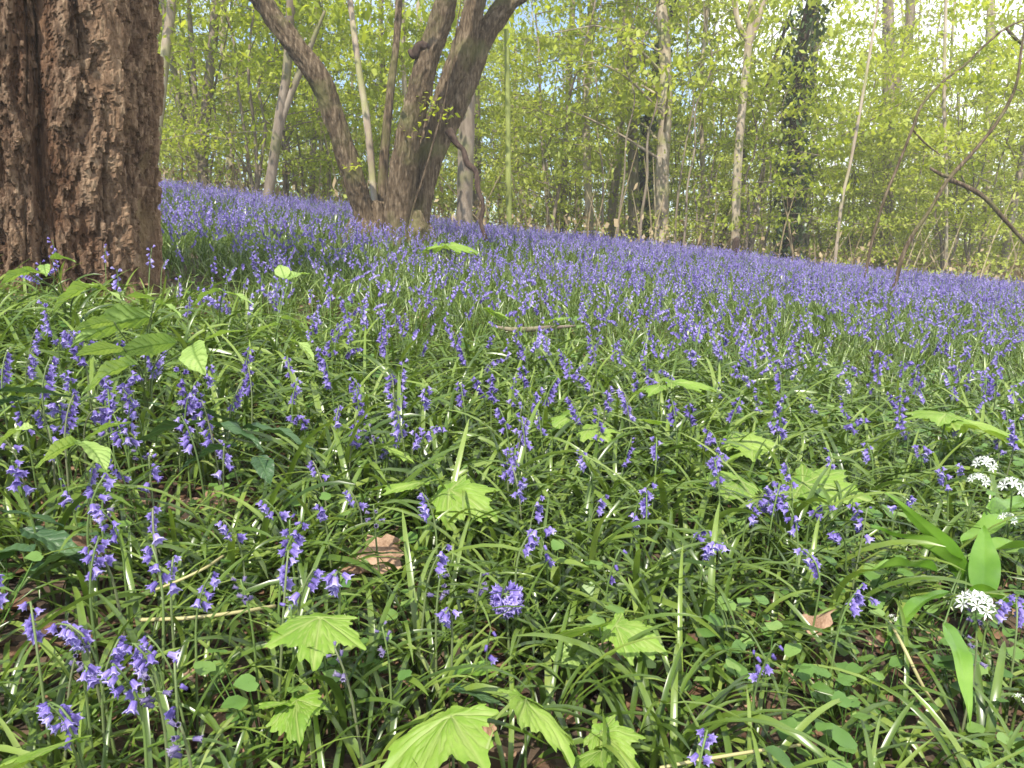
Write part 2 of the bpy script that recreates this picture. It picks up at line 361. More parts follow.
def multi_tree():
    base = np.array([CEN[0], CEN[1], float(G(CEN[0], CEN[1]))])
    root = empty('multi_stemmed_tree', base, 'old coppiced tree of several thick leaning brown stems rising from the flowers', 'tree')
    def stem(name, pts, w, y, dy=0, sides=64, n=260, bark=.032, m='bark', seed=0, ext=True):
        P = pl(pts, y, dy)
        if ext: P = np.vstack([P, P[-1] + (P[-1] - P[-2]) * 2.0 + [0, 0, 1.2]]); w = list(w) + [w[-1] * .7]
        V, Q, T = tube(P, pw(w, y) * (.60 if sides > 20 else .85), sides, n, bark=bark, seed=seed)
        link(name, mesh(name, V - base, [Q, T], M[m], tint=np.full(len(V), .5)), root)
    stem('stem', [(372, 250), (366, 218), (357, 190), (342, 140), (330, 108), (319, 80), (292, 42), (262, 0), (240, -40)], [44, 36, 31, 30, 31, 30, 27, 26, 24], 9.20, -.5, seed=1)
    stem('stem', [(402, 250), (399, 218), (403, 170), (412, 118), (424, 70), (440, 22), (449, -10), (458, -45)], [52, 44, 40, 36, 34, 33, 31, 28], 9.15, -.3, seed=2)
    stem('stem', [(410, 250), (411, 220), (421, 170), (437, 125), (452, 80), (466, 40), (476, 0), (486, -40)], [44, 40, 38, 36, 34, 33, 30, 28], 9.45, .1, seed=3)
    stem('stem', [(416, 250), (418, 215), (430, 165), (450, 118), (468, 78), (482, 42), (508, 2), (535, -30)], [40, 36, 34, 34, 34, 33, 30, 26], 9.30, .5, seed=4)
    stem('stem', [(380, 240), (375, 205), (368, 130), (358, 62), (350, 0), (346, -40)], [10, 8.5, 8, 7, 6.5, 6], 9.70, .6, sides=16, bark=.005, m='palebark', seed=5)
    stem('stem', [(386, 235), (383, 180), (390, 94), (396, 47), (399, 0), (400, -40)], [14, 12, 9, 8, 8, 7], 9.80, .5, sides=16, bark=.006, seed=6)
    # the lumpy stool the stems share
    mb = MB()
    for q, (a, b, w, h) in enumerate([(368, 234, 26, .30), (386, 231, 22, .34), (402, 234, 30, .32), (416, 236, 26, .3), (356, 240, 20, .25), (427, 240, 18, .22), (377, 232, 20, .36)]):
        c = at(a, b, 9.25 + .1 * (q % 3 - 1)); r = float(pw(w, 9.3))
        V, Q, T = tube([c - [0, 0, .3], c, c + [0, 0, h * .5], c + [0, 0, h]], [r * 1.3, r * 1.1, r * .8, r * .35], 30, 30, bark=.035, seed=30 + q)
        mb.add(V, Q, T)
    V, Q, T, t, _ = mb.arr(); link('stool', mesh('stool', V - base, [Q, T], M['bark'], tint=t), root)
    stem('broken_branch', [(449, 130), (456, 143), (463, 150), (467, 163), (476, 172), (478, 190), (483, 205), (481, 222), (486, 240)], [10, 6, 4.5, 5.5, 4.5, 5.5, 4, 4, 3], 8.90, -.25, sides=14, n=60, bark=.012, m='darkbark', seed=7, ext=False)
    stem('branch_stub', [(432, 48), (420, 46), (414, 55), (409, 50)], [12, 10, 9, 4], 8.90, 0, sides=14, n=20, bark=.008, m='darkbark', seed=8, ext=False)
    stem('creeper_stem', [(408, 232), (414, 205), (424, 175), (434, 140), (444, 105), (452, 60), (458, 20), (462, -20)], [2.4, 2.2, 2, 2.2, 2, 1.8, 1.6, 1.4], 8.82, -.05, sides=10, n=60, bark=.004, m='bark', seed=9)
    mb = MB()
    for k in range(900):                        # tufts of young leaves on the stems and their unseen tops
        if k < 90: a, b = [(422, 100), (445, 115), (418, 128), (430, 105), (352, 165)][k % 5]; c = at(a + rng.normal(0, 6), b + rng.normal(0, 5), 8.9 + rng.normal(0, .1)); s = .035
        else: c = at(380 + rng.normal(0, 190), -190 + rng.normal(0, 75), 9.3 + rng.normal(0, 1.0)); s = .05
        addleaf(mb, c, s)
    V, Q, T, t, _ = mb.arr(); link('crown', mesh('crown', V - base, [Q, T], M['crown'], tint=t), root)
def addleaf(mb, c, s):
    a, tl = rng.uniform(0, 2 * np.pi), rng.normal(0, .5)
    x = np.array([math.cos(a), math.sin(a), tl]); y = np.array([-math.sin(a), math.cos(a), rng.normal(0, .4)])
    mb.add(np.array([c - x * s, c - y * s * .6 + [0, 0, .1 * s], c + x * s, c + y * s * .6 + [0, 0, .1 * s]]), [[0, 1, 2, 3]], tint=rng.uniform(.2, .9))
multi_tree()

# ------------------------------------------------------------------ woodland behind
def leafcloud(C, size, flat=.8, tint=None):
    """rhombic leaves round the points C, lying mostly level"""
    m = len(C); a = rng.uniform(0, 2 * np.pi, m); s = size * rng.uniform(.7, 1.3, m)
    x = np.stack([np.cos(a), np.sin(a), rng.normal(0, flat, m)], -1); y = np.stack([-np.sin(a), np.cos(a), rng.normal(0, flat, m)], -1)
    x *= s[:, None]; y *= (s * .62)[:, None]
    V = np.stack([C - x, C - y, C + x, C + y], 1).reshape(-1, 3)
    Q = np.arange(4 * m).reshape(-1, 4)
    t = np.repeat(np.clip((rng.uniform(.25, .75, m) if tint is None else tint + rng.normal(0, .13, m)), 0, 1), 4)
    return V, Q, t
def woody(h, r0, nb, b0, blen, leaves, size, multi=1, lean=.05, rise=.35):
    """trunk(s) with limbs, and leaf sprays that lie in level layers along the twigs"""
    mb, lf = MB(), MB()
    for q in range(multi):
        a0 = rng.uniform(0, 2 * np.pi); ln = lean * (1 if multi == 1 else 3.0)
        P = [np.array([math.cos(a0) * .08 * (multi > 1), math.sin(a0) * .08 * (multi > 1), -.5])]
        for z in np.linspace(0, h, 9)[0:]:
            P.append(np.array([math.cos(a0) * ln * z + rng.normal(0, .035) * min(z, 2), math.sin(a0) * ln * z + rng.normal(0, .035) * min(z, 2), z]))
        P = np.array(P); rr = np.concatenate([[r0 * 1.25], r0 * (1 - .85 * np.linspace(0, 1, 9) ** 1.1)])
        V, Q, T = tube(P, rr, 9, 40, bark=r0 * .08, seed=int(rng.integers(99)), freq=.5); mb.add(V, Q, T)
        for k in range(nb // multi):
            f = b0 + (1 - b0) * (k + rng.uniform(0, 1)) / (nb // multi); z = f * h
            p = np.array([np.interp(z, P[:, 2], P[:, 0]), np.interp(z, P[:, 2], P[:, 1]), z])
            a = rng.uniform(0, 2 * np.pi); l = blen * rng.uniform(.6, 1.2) * (1.15 - .6 * f)
            d = np.array([math.cos(a), math.sin(a), 0])
            e = p + d * l + [0, 0, l * rise * rng.uniform(.3, 1.5)]; mid = p + d * l * .5 + [0, 0, l * rise * .75]
            br = max(.012, r0 * .28 * (1 - .6 * f)); V, Q, T = tube([p, mid, e], [br, br * .6, .006], 5, 7); mb.add(V, Q, T)
            for w in range(3):
                t = rng.uniform(.3, .95); o = p + (e - p) * t + [0, 0, l * rise * .3 * (1 - abs(2 * t - 1))]
                a2 = a + rng.choice([-1, 1]) * rng.uniform(.5, 1.2); e2 = o + np.array([math.cos(a2), math.sin(a2), rng.normal(.05, .15)]) * l * .5
                V, Q, T = tube([o, e2], [.008, .004], 3, 2, cap=False); mb.add(V, Q)
                m = max(4, int(leaves / nb / 4 * (.28 if z > 6.8 else 1))); tt = rng.uniform(.1, 1.1, m)[:, None]
                C = o + (e2 - o) * tt + rng.normal(0, 1, (m, 3)) * [.19 * l, .19 * l, .04 * l]
                V, Q, tn = leafcloud(C, size, tint=np.clip(rng.normal(.5, .17), .15, .9)); lf.add(V, Q, tint=tn)
            m = max(4, int(leaves / nb / 4 * (.28 if z > 6.8 else 1))); tt = rng.uniform(.25, 1.1, m)[:, None]
            C = p + (e - p) * tt + rng.normal(0, 1, (m, 3)) * [.19 * l, .19 * l, .04 * l]
            V, Q, tn = leafcloud(C, size, tint=np.clip(rng.normal(.5, .17), .15, .9)); lf.add(V, Q, tint=tn)
    return mb.arr(), lf.arr()
def as_mesh(name, a, m): return mesh(name, a[0], [a[1], a[2]], M[m], tint=a[3])

tall = [woody(12.5, r, 36, .16, 2.4, lv, .055, lean=.03) for r, lv in ((.10, 4200), (.13, 4600), (.08, 3800), (.15, 4200), (.06, 3400))]
under = [woody(h, .035, 34, .08, 1.8, lv, .036, multi=m, lean=.06, rise=.2) for h, lv, m in ((5.2, 6800, 3), (4.4, 6000, 4), (6.4, 7600, 2), (3.4, 4600, 5))]
tall_t = {(i, k): as_mesh('trunk', t[0], k) for i, t in enumerate(tall) for k in ('greybark', 'palebark')}
tall_c = {(i, k): as_mesh('crown', t[1], k) for i, t in enumerate(tall) for k in ('crown', 'crown2')}
und_t = [as_mesh('trunk', t[0], 'greybark') for t in under]
und_c = {(i, k): as_mesh('crown', t[1], k) for i, t in enumerate(under) for k in ('crown', 'crown2')}

def px_tree(name, pts, w, y, m, label, crown=None, h=11.0, forks=(), cat='tree', leaf='crown', sides=14, cs=1.0):
    """a tree whose trunk follows the photograph, at its own distance and true girth"""
    P = pl(pts, y); gx, gy = P[0, 0], P[0, 1]; gz = float(G(gx, gy)); base = np.array([gx, gy, gz])
    P = np.vstack([[gx, gy, gz - .3], P[P[:, 2] > gz + .1]])
    top = P[-1] + (P[-1] - P[-2]) / max(P[-1][2] - P[-2][2], .2) * (h + gz - P[-1][2]) * .9 if h else None
    w = w * .8; w = w * .9; W = list(np.linspace(w * 1.15, w * .85, len(P)))
    if top is not None: P = np.vstack([P, (P[-1] + top) / 2, top]); W += [w * .6, w * .15]
    root = empty(name, base, label, cat)
    V, Q, T = tube(P, pw(W, y), sides, 70, bark=float(pw(w, y)) * .12, seed=int(y * 10) % 97, freq=.6)
    link('trunk', mesh('trunk', V - base, [Q, T], M[m], tint=np.full(len(V), .5)), root)
    for fp, fw in forks:
        q = pl(fp, y); q = np.vstack([q, q[-1] + (q[-1] - q[-2]) * 1.5])
        V, Q, T = tube(q, pw([fw] * (len(q) - 1) + [fw * .4], y), 9, 30, bark=float(pw(fw, y)) * .1, seed=3)
        link('branch', mesh('branch', V - base, [Q, T], M[m], tint=np.full(len(V), .5)), root)
    if crown is not None:
        c = link('crown', tall_c[(crown, leaf)], root); c.scale = (cs, cs, cs); c.rotation_euler = (0, 0, rng.uniform(0, 6.28))
        mid = P[len(P) // 2] - base; c.location = (mid[0] * .6, mid[1] * .6, 0)
    return root
px_tree('slender_tree', [(150, 190), (158, 120), (166, 50), (172, 0)], 13, 14, 'palebark', 'pale slim trunk showing just beside the massive rough trunk', 0)
px_tree('forked_tree', [(203, 190), (203, 160), (206, 110), (212, 50), (216, 0)], 13, 16, 'greybark', 'brown trunk forking low into three beyond the violet rise', 1, forks=[([(200, 158), (190, 132), (180, 108), (172, 60)], 6), ([(201, 150), (196, 110), (192, 50)], 5)])
px_tree('leaning_tree', [(268, 200), (273, 165), (280, 115), (287, 70), (291, 0)], 13, 13, 'greybark', 'grey brown leaning trunk between forked tree and the coppiced tree', 2, forks=[([(276, 150), (283, 118), (292, 92), (305, 60)], 6)])
px_tree('straight_tree', [(464, 232), (466, 150), (468, 80), (471, 0)], 21, 13, 'greybark', 'straight grey brown trunk right behind the coppiced tree and its broken branch', 3)
px_tree('mossy_tree', [(509, 225), (508, 130), (507, 60), (506, 0)], 7, 14, 'mossbark', 'thin yellow green mossy trunk against the blue gap of sky', None)
px_tree('pale_tree', [(735, 250), (737, 180), (741, 120), (747, 60), (753, 0)], 11, 16, 'palebark', 'tall tan trunk with a high fork, standing over the short dark post', 0, forks=[([(747, 40), (738, 22), (733, -10)], 5), ([(748, 46), (760, 15), (768, -20)], 6)], leaf='crown2')
px_tree('ivy_clad_tree', [(788, 255), (792, 180), (796, 110), (801, 50), (812, 0)], 15, 17, 'darkbark', 'dark thick trunk wrapped in ivy, its top leaning over', 4)
px_tree('brown_tree', [(634, 245), (633, 160), (631, 80), (627, 0)], 14, 20, 'greybark', 'straight brown trunk half veiled by sprays of new leaves', 1)
px_tree('pinkish_tree', [(590, 240), (587, 160), (586, 100), (592, 0)], 11, 19, 'palebark', 'pinkish tan trunk left of the straight brown trunk', 2, leaf='crown2')
px_tree('dark_tree', [(645, 248), (644, 180), (652, 90), (668, 30), (676, 0)], 11, 21, 'darkbark', 'dark mottled trunk bending right above its middle', 3)
px_tree('dark_tree', [(661, 248), (663, 190), (667, 140), (664, 60), (660, 0)], 9, 24, 'darkbark', 'second dark trunk, straight, just right of the bending dark trunk', None)
px_tree('slender_tree', [(700, 250), (703, 180), (701, 90), (708, 0)], 6, 18, 'palebark', 'whitish thin trunk between the dark trunks and the tan forked one', 4)
px_tree('leaning_tree', [(719, 252), (729, 205), (742, 160), (765, 90)], 9, 20, 'darkbark', 'dark leaning trunk slanting behind the tan forked trunk', None, h=7)
px_tree('grey_tree', [(886, 270), (889, 170), (889, 80), (888, 0)], 15, 22, 'greybark', 'grey trunk with one crooked side limb behind the arching bare sapling', 2, forks=[([(890, 105), (899, 70), (908, 45), (911, 0)], 8)])
px_tree('slender_tree', [(946, 275), (946, 170), (944, 90), (946, 0)], 4.5, 17, 'palebark', 'thin straight pale stem above the sharply leaning bare sapling', 0)
px_tree('pinkish_tree', [(986, 280), (988, 150), (990, 60), (991, 0)], 11, 26, 'palebark', 'pinkish pale trunk high up near the edge beyond the leaning sapling', 1, leaf='crown2')
px_tree('slender_tree', [(835, 262), (842, 200), (850, 165), (862, 100), (872, 40)], 4, 15, 'palebark', 'thin pale slanting stem right of the ivy wrapped trunk', None, h=6)
px_tree('grey_tree', [(563, 238), (565, 160), (569, 80), (573, 0)], 9, 23, 'greybark', 'grey trunk between the mossy thin trunk and the pinkish one', 3)
px_tree('grey_tree', [(312, 215), (313, 150), (316, 80), (318, 0)], 8, 20, 'greybark', 'grey trunk seen under the left leaning stem of the coppiced tree', 1, leaf='crown2')
px_tree('slender_tree', [(412, 226), (410, 150), (404, 80), (402, 0)], 7, 17, 'palebark', 'pale trunk seen through the gap among the coppiced stems', 4)
pole = woody(6.5, .027, 8, .55, .9, 320, .045, lean=.02); pole_t, pole_c = as_mesh('trunk', pole[0], 'greybark'), as_mesh('crown', pole[1], 'crown2')
for a, y_ in [(603, 17), (617, 15.6), (675, 16.5), (683, 15.4), (703, 18), (764, 17.2), (912, 17.6), (332, 16.8), (186, 16), (545, 17), (640, 15.6)]:
    p = at(a, 235, y_); o = empty('young_pole', (p[0], y_, float(G(p[0], y_))), 'thin greyish young stem standing at the edge of the wood behind the flowers', 'young tree', 'thin young stems at the wood edge', rz=rng.uniform(0, 6.28))
    o.rotation_euler = (rng.normal(0, .05), rng.normal(0, .05), rng.uniform(0, 6.28)); k_ = rng.uniform(.7, 1.25); o.scale = (k_, k_, rng.uniform(.75, 1.1))
    link('trunk', pole_t, o); link('crown', pole_c, o)
# ivy that climbs the dark trunk: a plant of its own
def ivy(pts, w, y, label, n=1500):
    P = spline(pl(pts, y), 60); g = float(G(P[0, 0], P[0, 1])); base = np.array([P[0, 0], P[0, 1], g])
    i = rng.integers(0, 60, n); a = rng.uniform(0, 2 * np.pi, n); r = float(pw(w, y)) * (1 + .45 * vnoise(P[i, 2] * 1.5, a * 1.2, s=14)) * rng.uniform(.6, 1.1, n)
    C = P[i] + np.stack([np.cos(a) * r, np.sin(a) * r, rng.normal(0, .05, n)], -1)
    V, Q, t = leafcloud(C, .055, flat=1.0)
    V2, Q2, T2 = tube(P[::6] + [0, -.12, 0], np.full(10, .03), 6, 30)
    root = empty('ivy', base, label, 'ivy')
    link('foliage', mesh('foliage', V - base, [Q], M['ivy'], tint=t, smooth=False), root)
    link('stem', mesh('stem', V2 - base, [Q2, T2], M['darkbark'], tint=np.full(len(V2), .5)), root)
ivy([(788, 262), (792, 180), (796, 110), (801, 50), (812, 0), (822, -40)], 27, 17, 'dark green ivy coating the leaning dark trunk')
ivy([(644, 240), (644, 180), (652, 90), (668, 30), (676, -10)], 15, 21, 'ragged ivy patches on the bending dark trunk', 1300)

def sapling(pts, w, y, m, label, branches):
    base = hit(pts[0][0], pts[0][1] + 4, 0); P = pl(pts, y); base = np.array([P[0, 0], P[0, 1], float(G(P[0, 0], P[0, 1]))])
    P = np.vstack([base - [0, 0, .1], P[1:]])
    root = empty('leaning_sapling', base, label, 'sapling')
    V, Q, T = tube(P, pw(w, y) * .5, 10, 80, bark=.005, seed=int(w[0]))
    link('trunk', mesh('trunk', V - base, [Q, T], M[m], tint=np.full(len(V), .5)), root)
    for b, bw in branches:
        V, Q, T = tube(pl(b, y), pw(bw, y), 8, 40, bark=.003)
        link('branch', mesh('branch', V - base, [Q, T], M[m], tint=np.full(len(V), .5)), root)
    mb = MB()
    for k in range(70):
        b = pts[-1] if rng.random() < .3 else pts[rng.integers(3, len(pts))]
        addleaf(mb, at(b[0] + rng.normal(0, 26), b[1] + rng.normal(0, 12), y + rng.normal(0, .3)), .04)
    V, Q, T, t, _ = mb.arr(); link('crown', mesh('crown', V - base, [Q, T], M['crown'], tint=t), root)
sapling([(893, 268), (905, 250), (930, 210), (948, 180), (975, 150), (1000, 118), (1016, 85), (1022, 45), (1030, 0)], [8, 7.5, 7, 7, 6.5, 6, 5, 4.5, 3.5], 9.5, 'bark', 'bare brown sapling leaning sharply out of the flowers', [([(952, 178), (940, 174), (930, 168)], [4, 3.5, 2.5]), ([(950, 180), (965, 186), (985, 198), (1005, 220), (1030, 248)], [5, 4.5, 4.5, 4, 3.5])])
sapling([(864, 275), (870, 250), (884, 200), (897, 168), (912, 130), (922, 105), (945, 80), (965, 65), (985, 45), (1008, 27), (1040, 14)], [6, 5.5, 5, 5, 5.5, 5, 4.5, 4.5, 4, 3.5, 2.5], 9.8, 'bark', 'thinner dark sapling arching over in a long curve', [([(1006, 28), (1013, 36), (1022, 44)], [3, 3, 3]), ([(913, 130), (925, 143), (940, 155)], [2.2, 1.8, 1.2])])

def put_tree(i, kind, x, y, sc, label, group, name, bk='greybark', ck='crown'):
    root = empty(name, (x, y, float(G(x, y))), label, 'tree', group, rz=rng.uniform(0, 6.28))
    root.scale = (sc, sc, sc * rng.uniform(.9, 1.15))
    link('trunk', tall_t[(i, bk)] if kind == 'tall' else und_t[i], root)
    link('crown', (tall_c if kind == 'tall' else und_c)[(i, ck)], root)
k = 0
for k in range(58):
    y = 17.5 + 20 * (k / 58) ** .9 + rng.normal(0, .6); u = -.95 + 1.9 * ((k * .618034) % 1) + rng.normal(0, .02)
    put_tree(int(rng.integers(0, 5)), 'tall', u * y, y, rng.uniform(.8, 1.15), 'slim young tree among many alike deep in the pale green wood', 'slim trees filling the wood', 'woodland_tree', ['greybark', 'palebark'][k % 2], ['crown', 'crown2'][(k // 2) % 2])
for k in range(62):
    y = 15.0 + 15 * rng.random(); u = -.9 + 1.8 * ((k * .618034 + .3) % 1)
    if y < 18 and rng.random() < .4: y += 4
    put_tree(int(rng.integers(0, 4)), 'under', u * y, y, rng.uniform(.75, 1.15), 'thin stemmed young understory tree with level sprays of bright new leaves', 'leafy understory trees behind the bluebells', 'understory_tree', ck=['crown', 'crown2'][k % 2])

def distant_wood():
    mb, lf = MB(), MB()
    for k in range(240):
        y = rng.uniform(38, 66); u = rng.uniform(-1.05, 1.05); x = u * y; z = float(G(x, y)); h = rng.uniform(9, 15); r = rng.uniform(.06, .16)
        V, Q, T = tube([(x, y, z - .5), (x + rng.normal(0, .3), y, z + h * .5), (x + rng.normal(0, .7), y, z + h)], [r, r * .7, r * .2], 5, 8); mb.add(V, Q, T)
    n = 2600
    y = rng.uniform(36, 66, n); x = rng.uniform(-1.05, 1.05, n) * y; z = G(x, y) + 8.5 * rng.beta(1.0, 1.9, n)
    C = np.repeat(np.stack([x, y, z], -1), 26, 0) + rng.normal(0, 1, (n * 26, 3)) * [.9, .9, .28]
    V, Q, t = leafcloud(C, .10, tint=np.repeat(np.clip(rng.normal(.68, .18, n), 0, 1), 26)); lf.add(V, Q, tint=t)
    a, b = mb.arr(), lf.arr()
    V = np.vstack([a[0], b[0]]); k = len(a[0])
    me = mesh('distant_wood', V, [a[1], b[1] + k, a[2]], [M['greybark'], M['crown2']], tint=np.concatenate([a[3], b[3]]), midx=np.concatenate([np.zeros(len(a[1])), np.ones(len(b[1])), np.zeros(len(a[2]))]))
    tag(link('distant_wood', me), 'far off wood of fine trunks and pale spring leaves closing the view', 'wood', kind='stuff')
distant_wood()
def undergrowth():
    n = 1500; y = rng.uniform(14.5, 34, n); x = rng.uniform(-1, 1, n) * y; mb = MB()
    C = np.repeat(P3(x, y), 14, 0) + np.abs(rng.normal(0, 1, (n * 14, 3))) * [.5, .5, .38] * rng.choice([-1, 1], (n * 14, 1)) ** np.array([1, 1, 0])
    V, Q, t = leafcloud(C, .05, flat=.9); mb.add(V, Q, tint=t)
    for k in range(900):
        c = P3(np.array([x[k]]), np.array([y[k]]))[0]; h = rng.uniform(.5, 2.2); e = c + [rng.normal(0, .35) * h, rng.normal(0, .2), h]
        V, Q, T = tube([c - [0, 0, .1], (c + e) / 2 + [rng.normal(0, .06), 0, 0], e], [.016, .012, .005], 4, 5); mb.add(V, Q, T, tint=rng.uniform(.4, 1))
    n = 2300; y = rng.uniform(15, 46, n); x = rng.uniform(-1, 1, n) * y; h = rng.uniform(.3, 2.0, n) * np.clip(.55 + .9 * vnoise(x * .3, y * .3, s=91), .1, 1.3)
    C = np.repeat(P3(x, y), 18, 0); C[:, 2] += np.repeat(h, 18) * rng.uniform(.1, 1, n * 18); C[:, :2] += rng.normal(0, .45, (n * 18, 2)); V, Q, t = leafcloud(C, .045, tint=np.repeat(np.clip(rng.normal(.6, .2, n), 0, 1), 18)); mb.add(V, Q, tint=t, m=1)
    tag(link('undergrowth', mb.mesh('undergrowth', [M['brush'], M['crown2']], smooth=False)), 'low green growth, tan dead brush and thin shoots between the trunks behind the flowers', 'undergrowth', kind='stuff')
undergrowth()

# ------------------------------------------------------------------ bluebell pieces
def strap(mb, base, az, L, w, a0, a1, segs, tint, fold=.35, twist=0.0, pw_=1.2):
    t = np.linspace(0, 1, segs + 1); ang = a0 + (a1 - a0) * t ** pw_
    ds = L / segs; r = np.concatenate([[0], np.cumsum(np.sin(ang[:-1]) * ds)]); z = np.concatenate([[0], np.cumsum(np.cos(ang[:-1]) * ds)])
    wd = w / 2 * np.minimum(1, .55 + 1.6 * t) * np.sqrt(np.clip(1 - t ** 3.2, 0, 1)); wd[-1] = w * .03
    d = np.array([math.cos(az), math.sin(az), 0]); sdir = np.array([-math.sin(az), math.cos(az), 0])
    C = np.asarray(base)[None] + d * r[:, None]; C[:, 2] += z
    nrm = d * -np.cos(ang)[:, None] + np.array([0, 0, 1]) * np.sin(ang)[:, None]
    tw = twist * t
    sv = sdir[None] * np.cos(tw)[:, None] + nrm * np.sin(tw)[:, None]
    l = C + sv * wd[:, None] + nrm * (fold * wd)[:, None]; rr = C - sv * wd[:, None] + nrm * (fold * wd)[:, None]
    if fold:
        V = np.stack([l, C, rr], 1).reshape(-1, 3); i = np.arange(segs)[:, None] * 3
        Q = np.concatenate([np.stack([i, i + 1, i + 4, i + 3], -1).reshape(-1, 4), np.stack([i + 1, i + 2, i + 5, i + 4], -1).reshape(-1, 4)])
        tt = np.repeat(tint + .08 * t, 3)
    else:
        V = np.stack([l, rr], 1).reshape(-1, 3); i = np.arange(segs)[:, None] * 2
        Q = np.stack([i, i + 1, i + 3, i + 2], -1).reshape(-1, 4); tt = np.repeat(tint, 2 * len(t))
    mb.add(V, Q, tint=tt)
def tuft(n, segs, L, W, flop, fold=.35, spread=.012):
    mb = MB(); a = rng.uniform(0, 6.28)
    for k in range(n):
        az = a + k * 2.4 + rng.normal(0, .3); l = rng.uniform(*L)
        a0 = abs(rng.normal(.42, .25)); a1 = a0 + rng.uniform(*flop)
        strap(mb, [math.cos(az) * spread, math.sin(az) * spread, -.01], az, l, rng.uniform(*W), a0, a1, segs, rng.uniform(.15, .85), fold, rng.normal(0, .5), rng.uniform(.8, 1.6))
    return mb.arr()
tuft_near = [tuft(8, 10, (.20, .38), (.008, .0155), (1.0, 2.4)) for _ in range(14)]
tuft_mid = [tuft(10, 5, (.14, .27), (.0045, .0085), (.3, 1.7), .3) for _ in range(10)]
tuft_far = [tuft(9, 3, (.13, .26), (.006, .011), (.2, 1.4), 0) for _ in range(8)]

def bell_arr(sides_per=3, L=.020, flare=1.0, closed=0.0):
    n = 6 * sides_per; th = np.linspace(0, 2 * np.pi, n, endpoint=False); lobe = .5 + .5 * np.cos(6 * th)
    rings = [(0, .0016, 0, 0), (.06, .0042, 0, 0), (.35, .0052, 0, 0), (.70, .0058, .0004, 0), (.90, .0062 + .001 * flare, .0022 * flare, .0018), (.98, .0070 + .0012 * flare, .0048 * flare, .0040), (.93, .0068, .0068 * flare, .0046)]
    V = []
    for q, (t, r, dr, dz) in enumerate(rings):
        notch = (1 - lobe)
        rad = (r + dr * lobe) * (1 - closed * t * .8) * (1 - .12 * notch * (t > .3)); zz = -(t * L) + dz * notch * (1.4 if q >= 5 else 1)
        V.append(np.stack([rad * np.cos(th), rad * np.sin(th), zz], -1))
    V = np.concatenate(V); k = len(rings); i = np.arange(k - 1)[:, None] * n; j = np.arange(n)[None]; jj = (j + 1) % n
    Q = np.stack([i + j, i + n + j, i + n + jj, i + jj], -1).reshape(-1, 4)
    t = np.repeat([.15, .25, .36, .48, .66, .82, .9], n) + .22 * np.tile(lobe, k) - .14
    return V, Q, np.zeros((0, 3), int), t
def simple_bell(sides=6, L=.020):
    th = np.linspace(0, 2 * np.pi, sides, endpoint=False); V = []
    for t, r in ((0, .003), (.55, .0056), (1, .0095)): V.append(np.stack([r * np.cos(th), r * np.sin(th), np.full(sides, -t * L)], -1))
    j = np.arange(sides); jj = (j + 1) % sides
    Q = np.concatenate([np.stack([b + j, b + sides + j, b + sides + jj, b + jj], -1) for b in (0, sides)])
    return np.concatenate(V), Q, np.zeros((0, 3), int), np.repeat([.35, .5, .75], sides)
def far_bell(sides=4, L=.026):
    th = np.linspace(0, 2 * np.pi, sides, endpoint=False) + .4
    V = np.vstack([[0, 0, 0], np.stack([.0115 * np.cos(th), .0115 * np.sin(th), np.full(sides, -L)], -1)])
    T = np.array([[0, 1 + q, 1 + (q + 1) % sides] for q in range(sides)])
    return V, np.zeros((0, 4), int), T, np.concatenate([[.4], np.full(sides, .62)])
def rot_to(axis, roll):
    """matrix whose -Z runs along axis"""
    z = -np.asarray(axis, float); z /= np.linalg.norm(z); ref = np.array([1, 0, 0]) if abs(z[0]) < .9 else np.array([0, 1, 0])
    x = np.cross(ref, z); x /= np.linalg.norm(x); y = np.cross(z, x); c, s = math.cos(roll), math.sin(roll)
    return np.stack([x * c + y * s, -x * s + y * c, z], 1)
def spike_layout(h, nb, frac, kind):
    """stem curve and, for every bell, where it hangs, which way and how big"""
    phi = rng.uniform(0, 6.28)
    d = np.array([math.cos(phi), math.sin(phi), 0]); lean = rng.uniform(.0, .10) * h
    nod = {'hook': .17, 'nod': .10, 'straight': .03, 'globe': .0, 'thin': .08, 'bud': .05}[kind] * h
    t = np.linspace(0, 1, 16); k = np.clip((t - .6) / .4, 0, 1)
    C = np.stack([d[0] * (lean * t + nod * k ** 2), d[1] * (lean * t + nod * k ** 2), h * (t - (.32 if kind == 'hook' else .10 if kind == 'nod' else .0) * k ** 3 * .45)], -1)
    B = []
    for i in range(nb):
        f = 1 - frac * (1 - i / max(nb - 1, 1)) if kind != 'globe' else 1 - .14 * rng.random()
        p = np.array([np.interp(f, t, C[:, q]) for q in range(3)])
        if kind == 'globe':
            a = i * 2.4; el = rng.uniform(-.9, .9)
            ax = np.array([math.cos(a) * math.cos(el), math.sin(a) * math.cos(el), math.sin(el) - .15]); sc = rng.uniform(.95, 1.2)
        else:
            a = phi + rng.normal(0, 1.0) if kind in ('hook', 'nod') else phi + rng.normal(0, 1.3)
            up = i / max(nb - 1, 1); dr = rng.uniform(.7, 1.6)
            if kind == 'bud' or (kind == 'straight' and up > .75): dr = rng.uniform(-.8, .2)
            ax = np.array([math.cos(a), math.sin(a), -dr]); sc = rng.uniform(.78, 1.0) * (1 - .35 * up if kind != 'hook' else 1 - .2 * up)
            if kind == 'bud': sc *= .75
        ax = ax / np.linalg.norm(ax); off = np.array([ax[0], ax[1], max(-.1, ax[2] * .2)]) * .008
        B.append((p, p + off, ax, sc))
    return C, B, phi
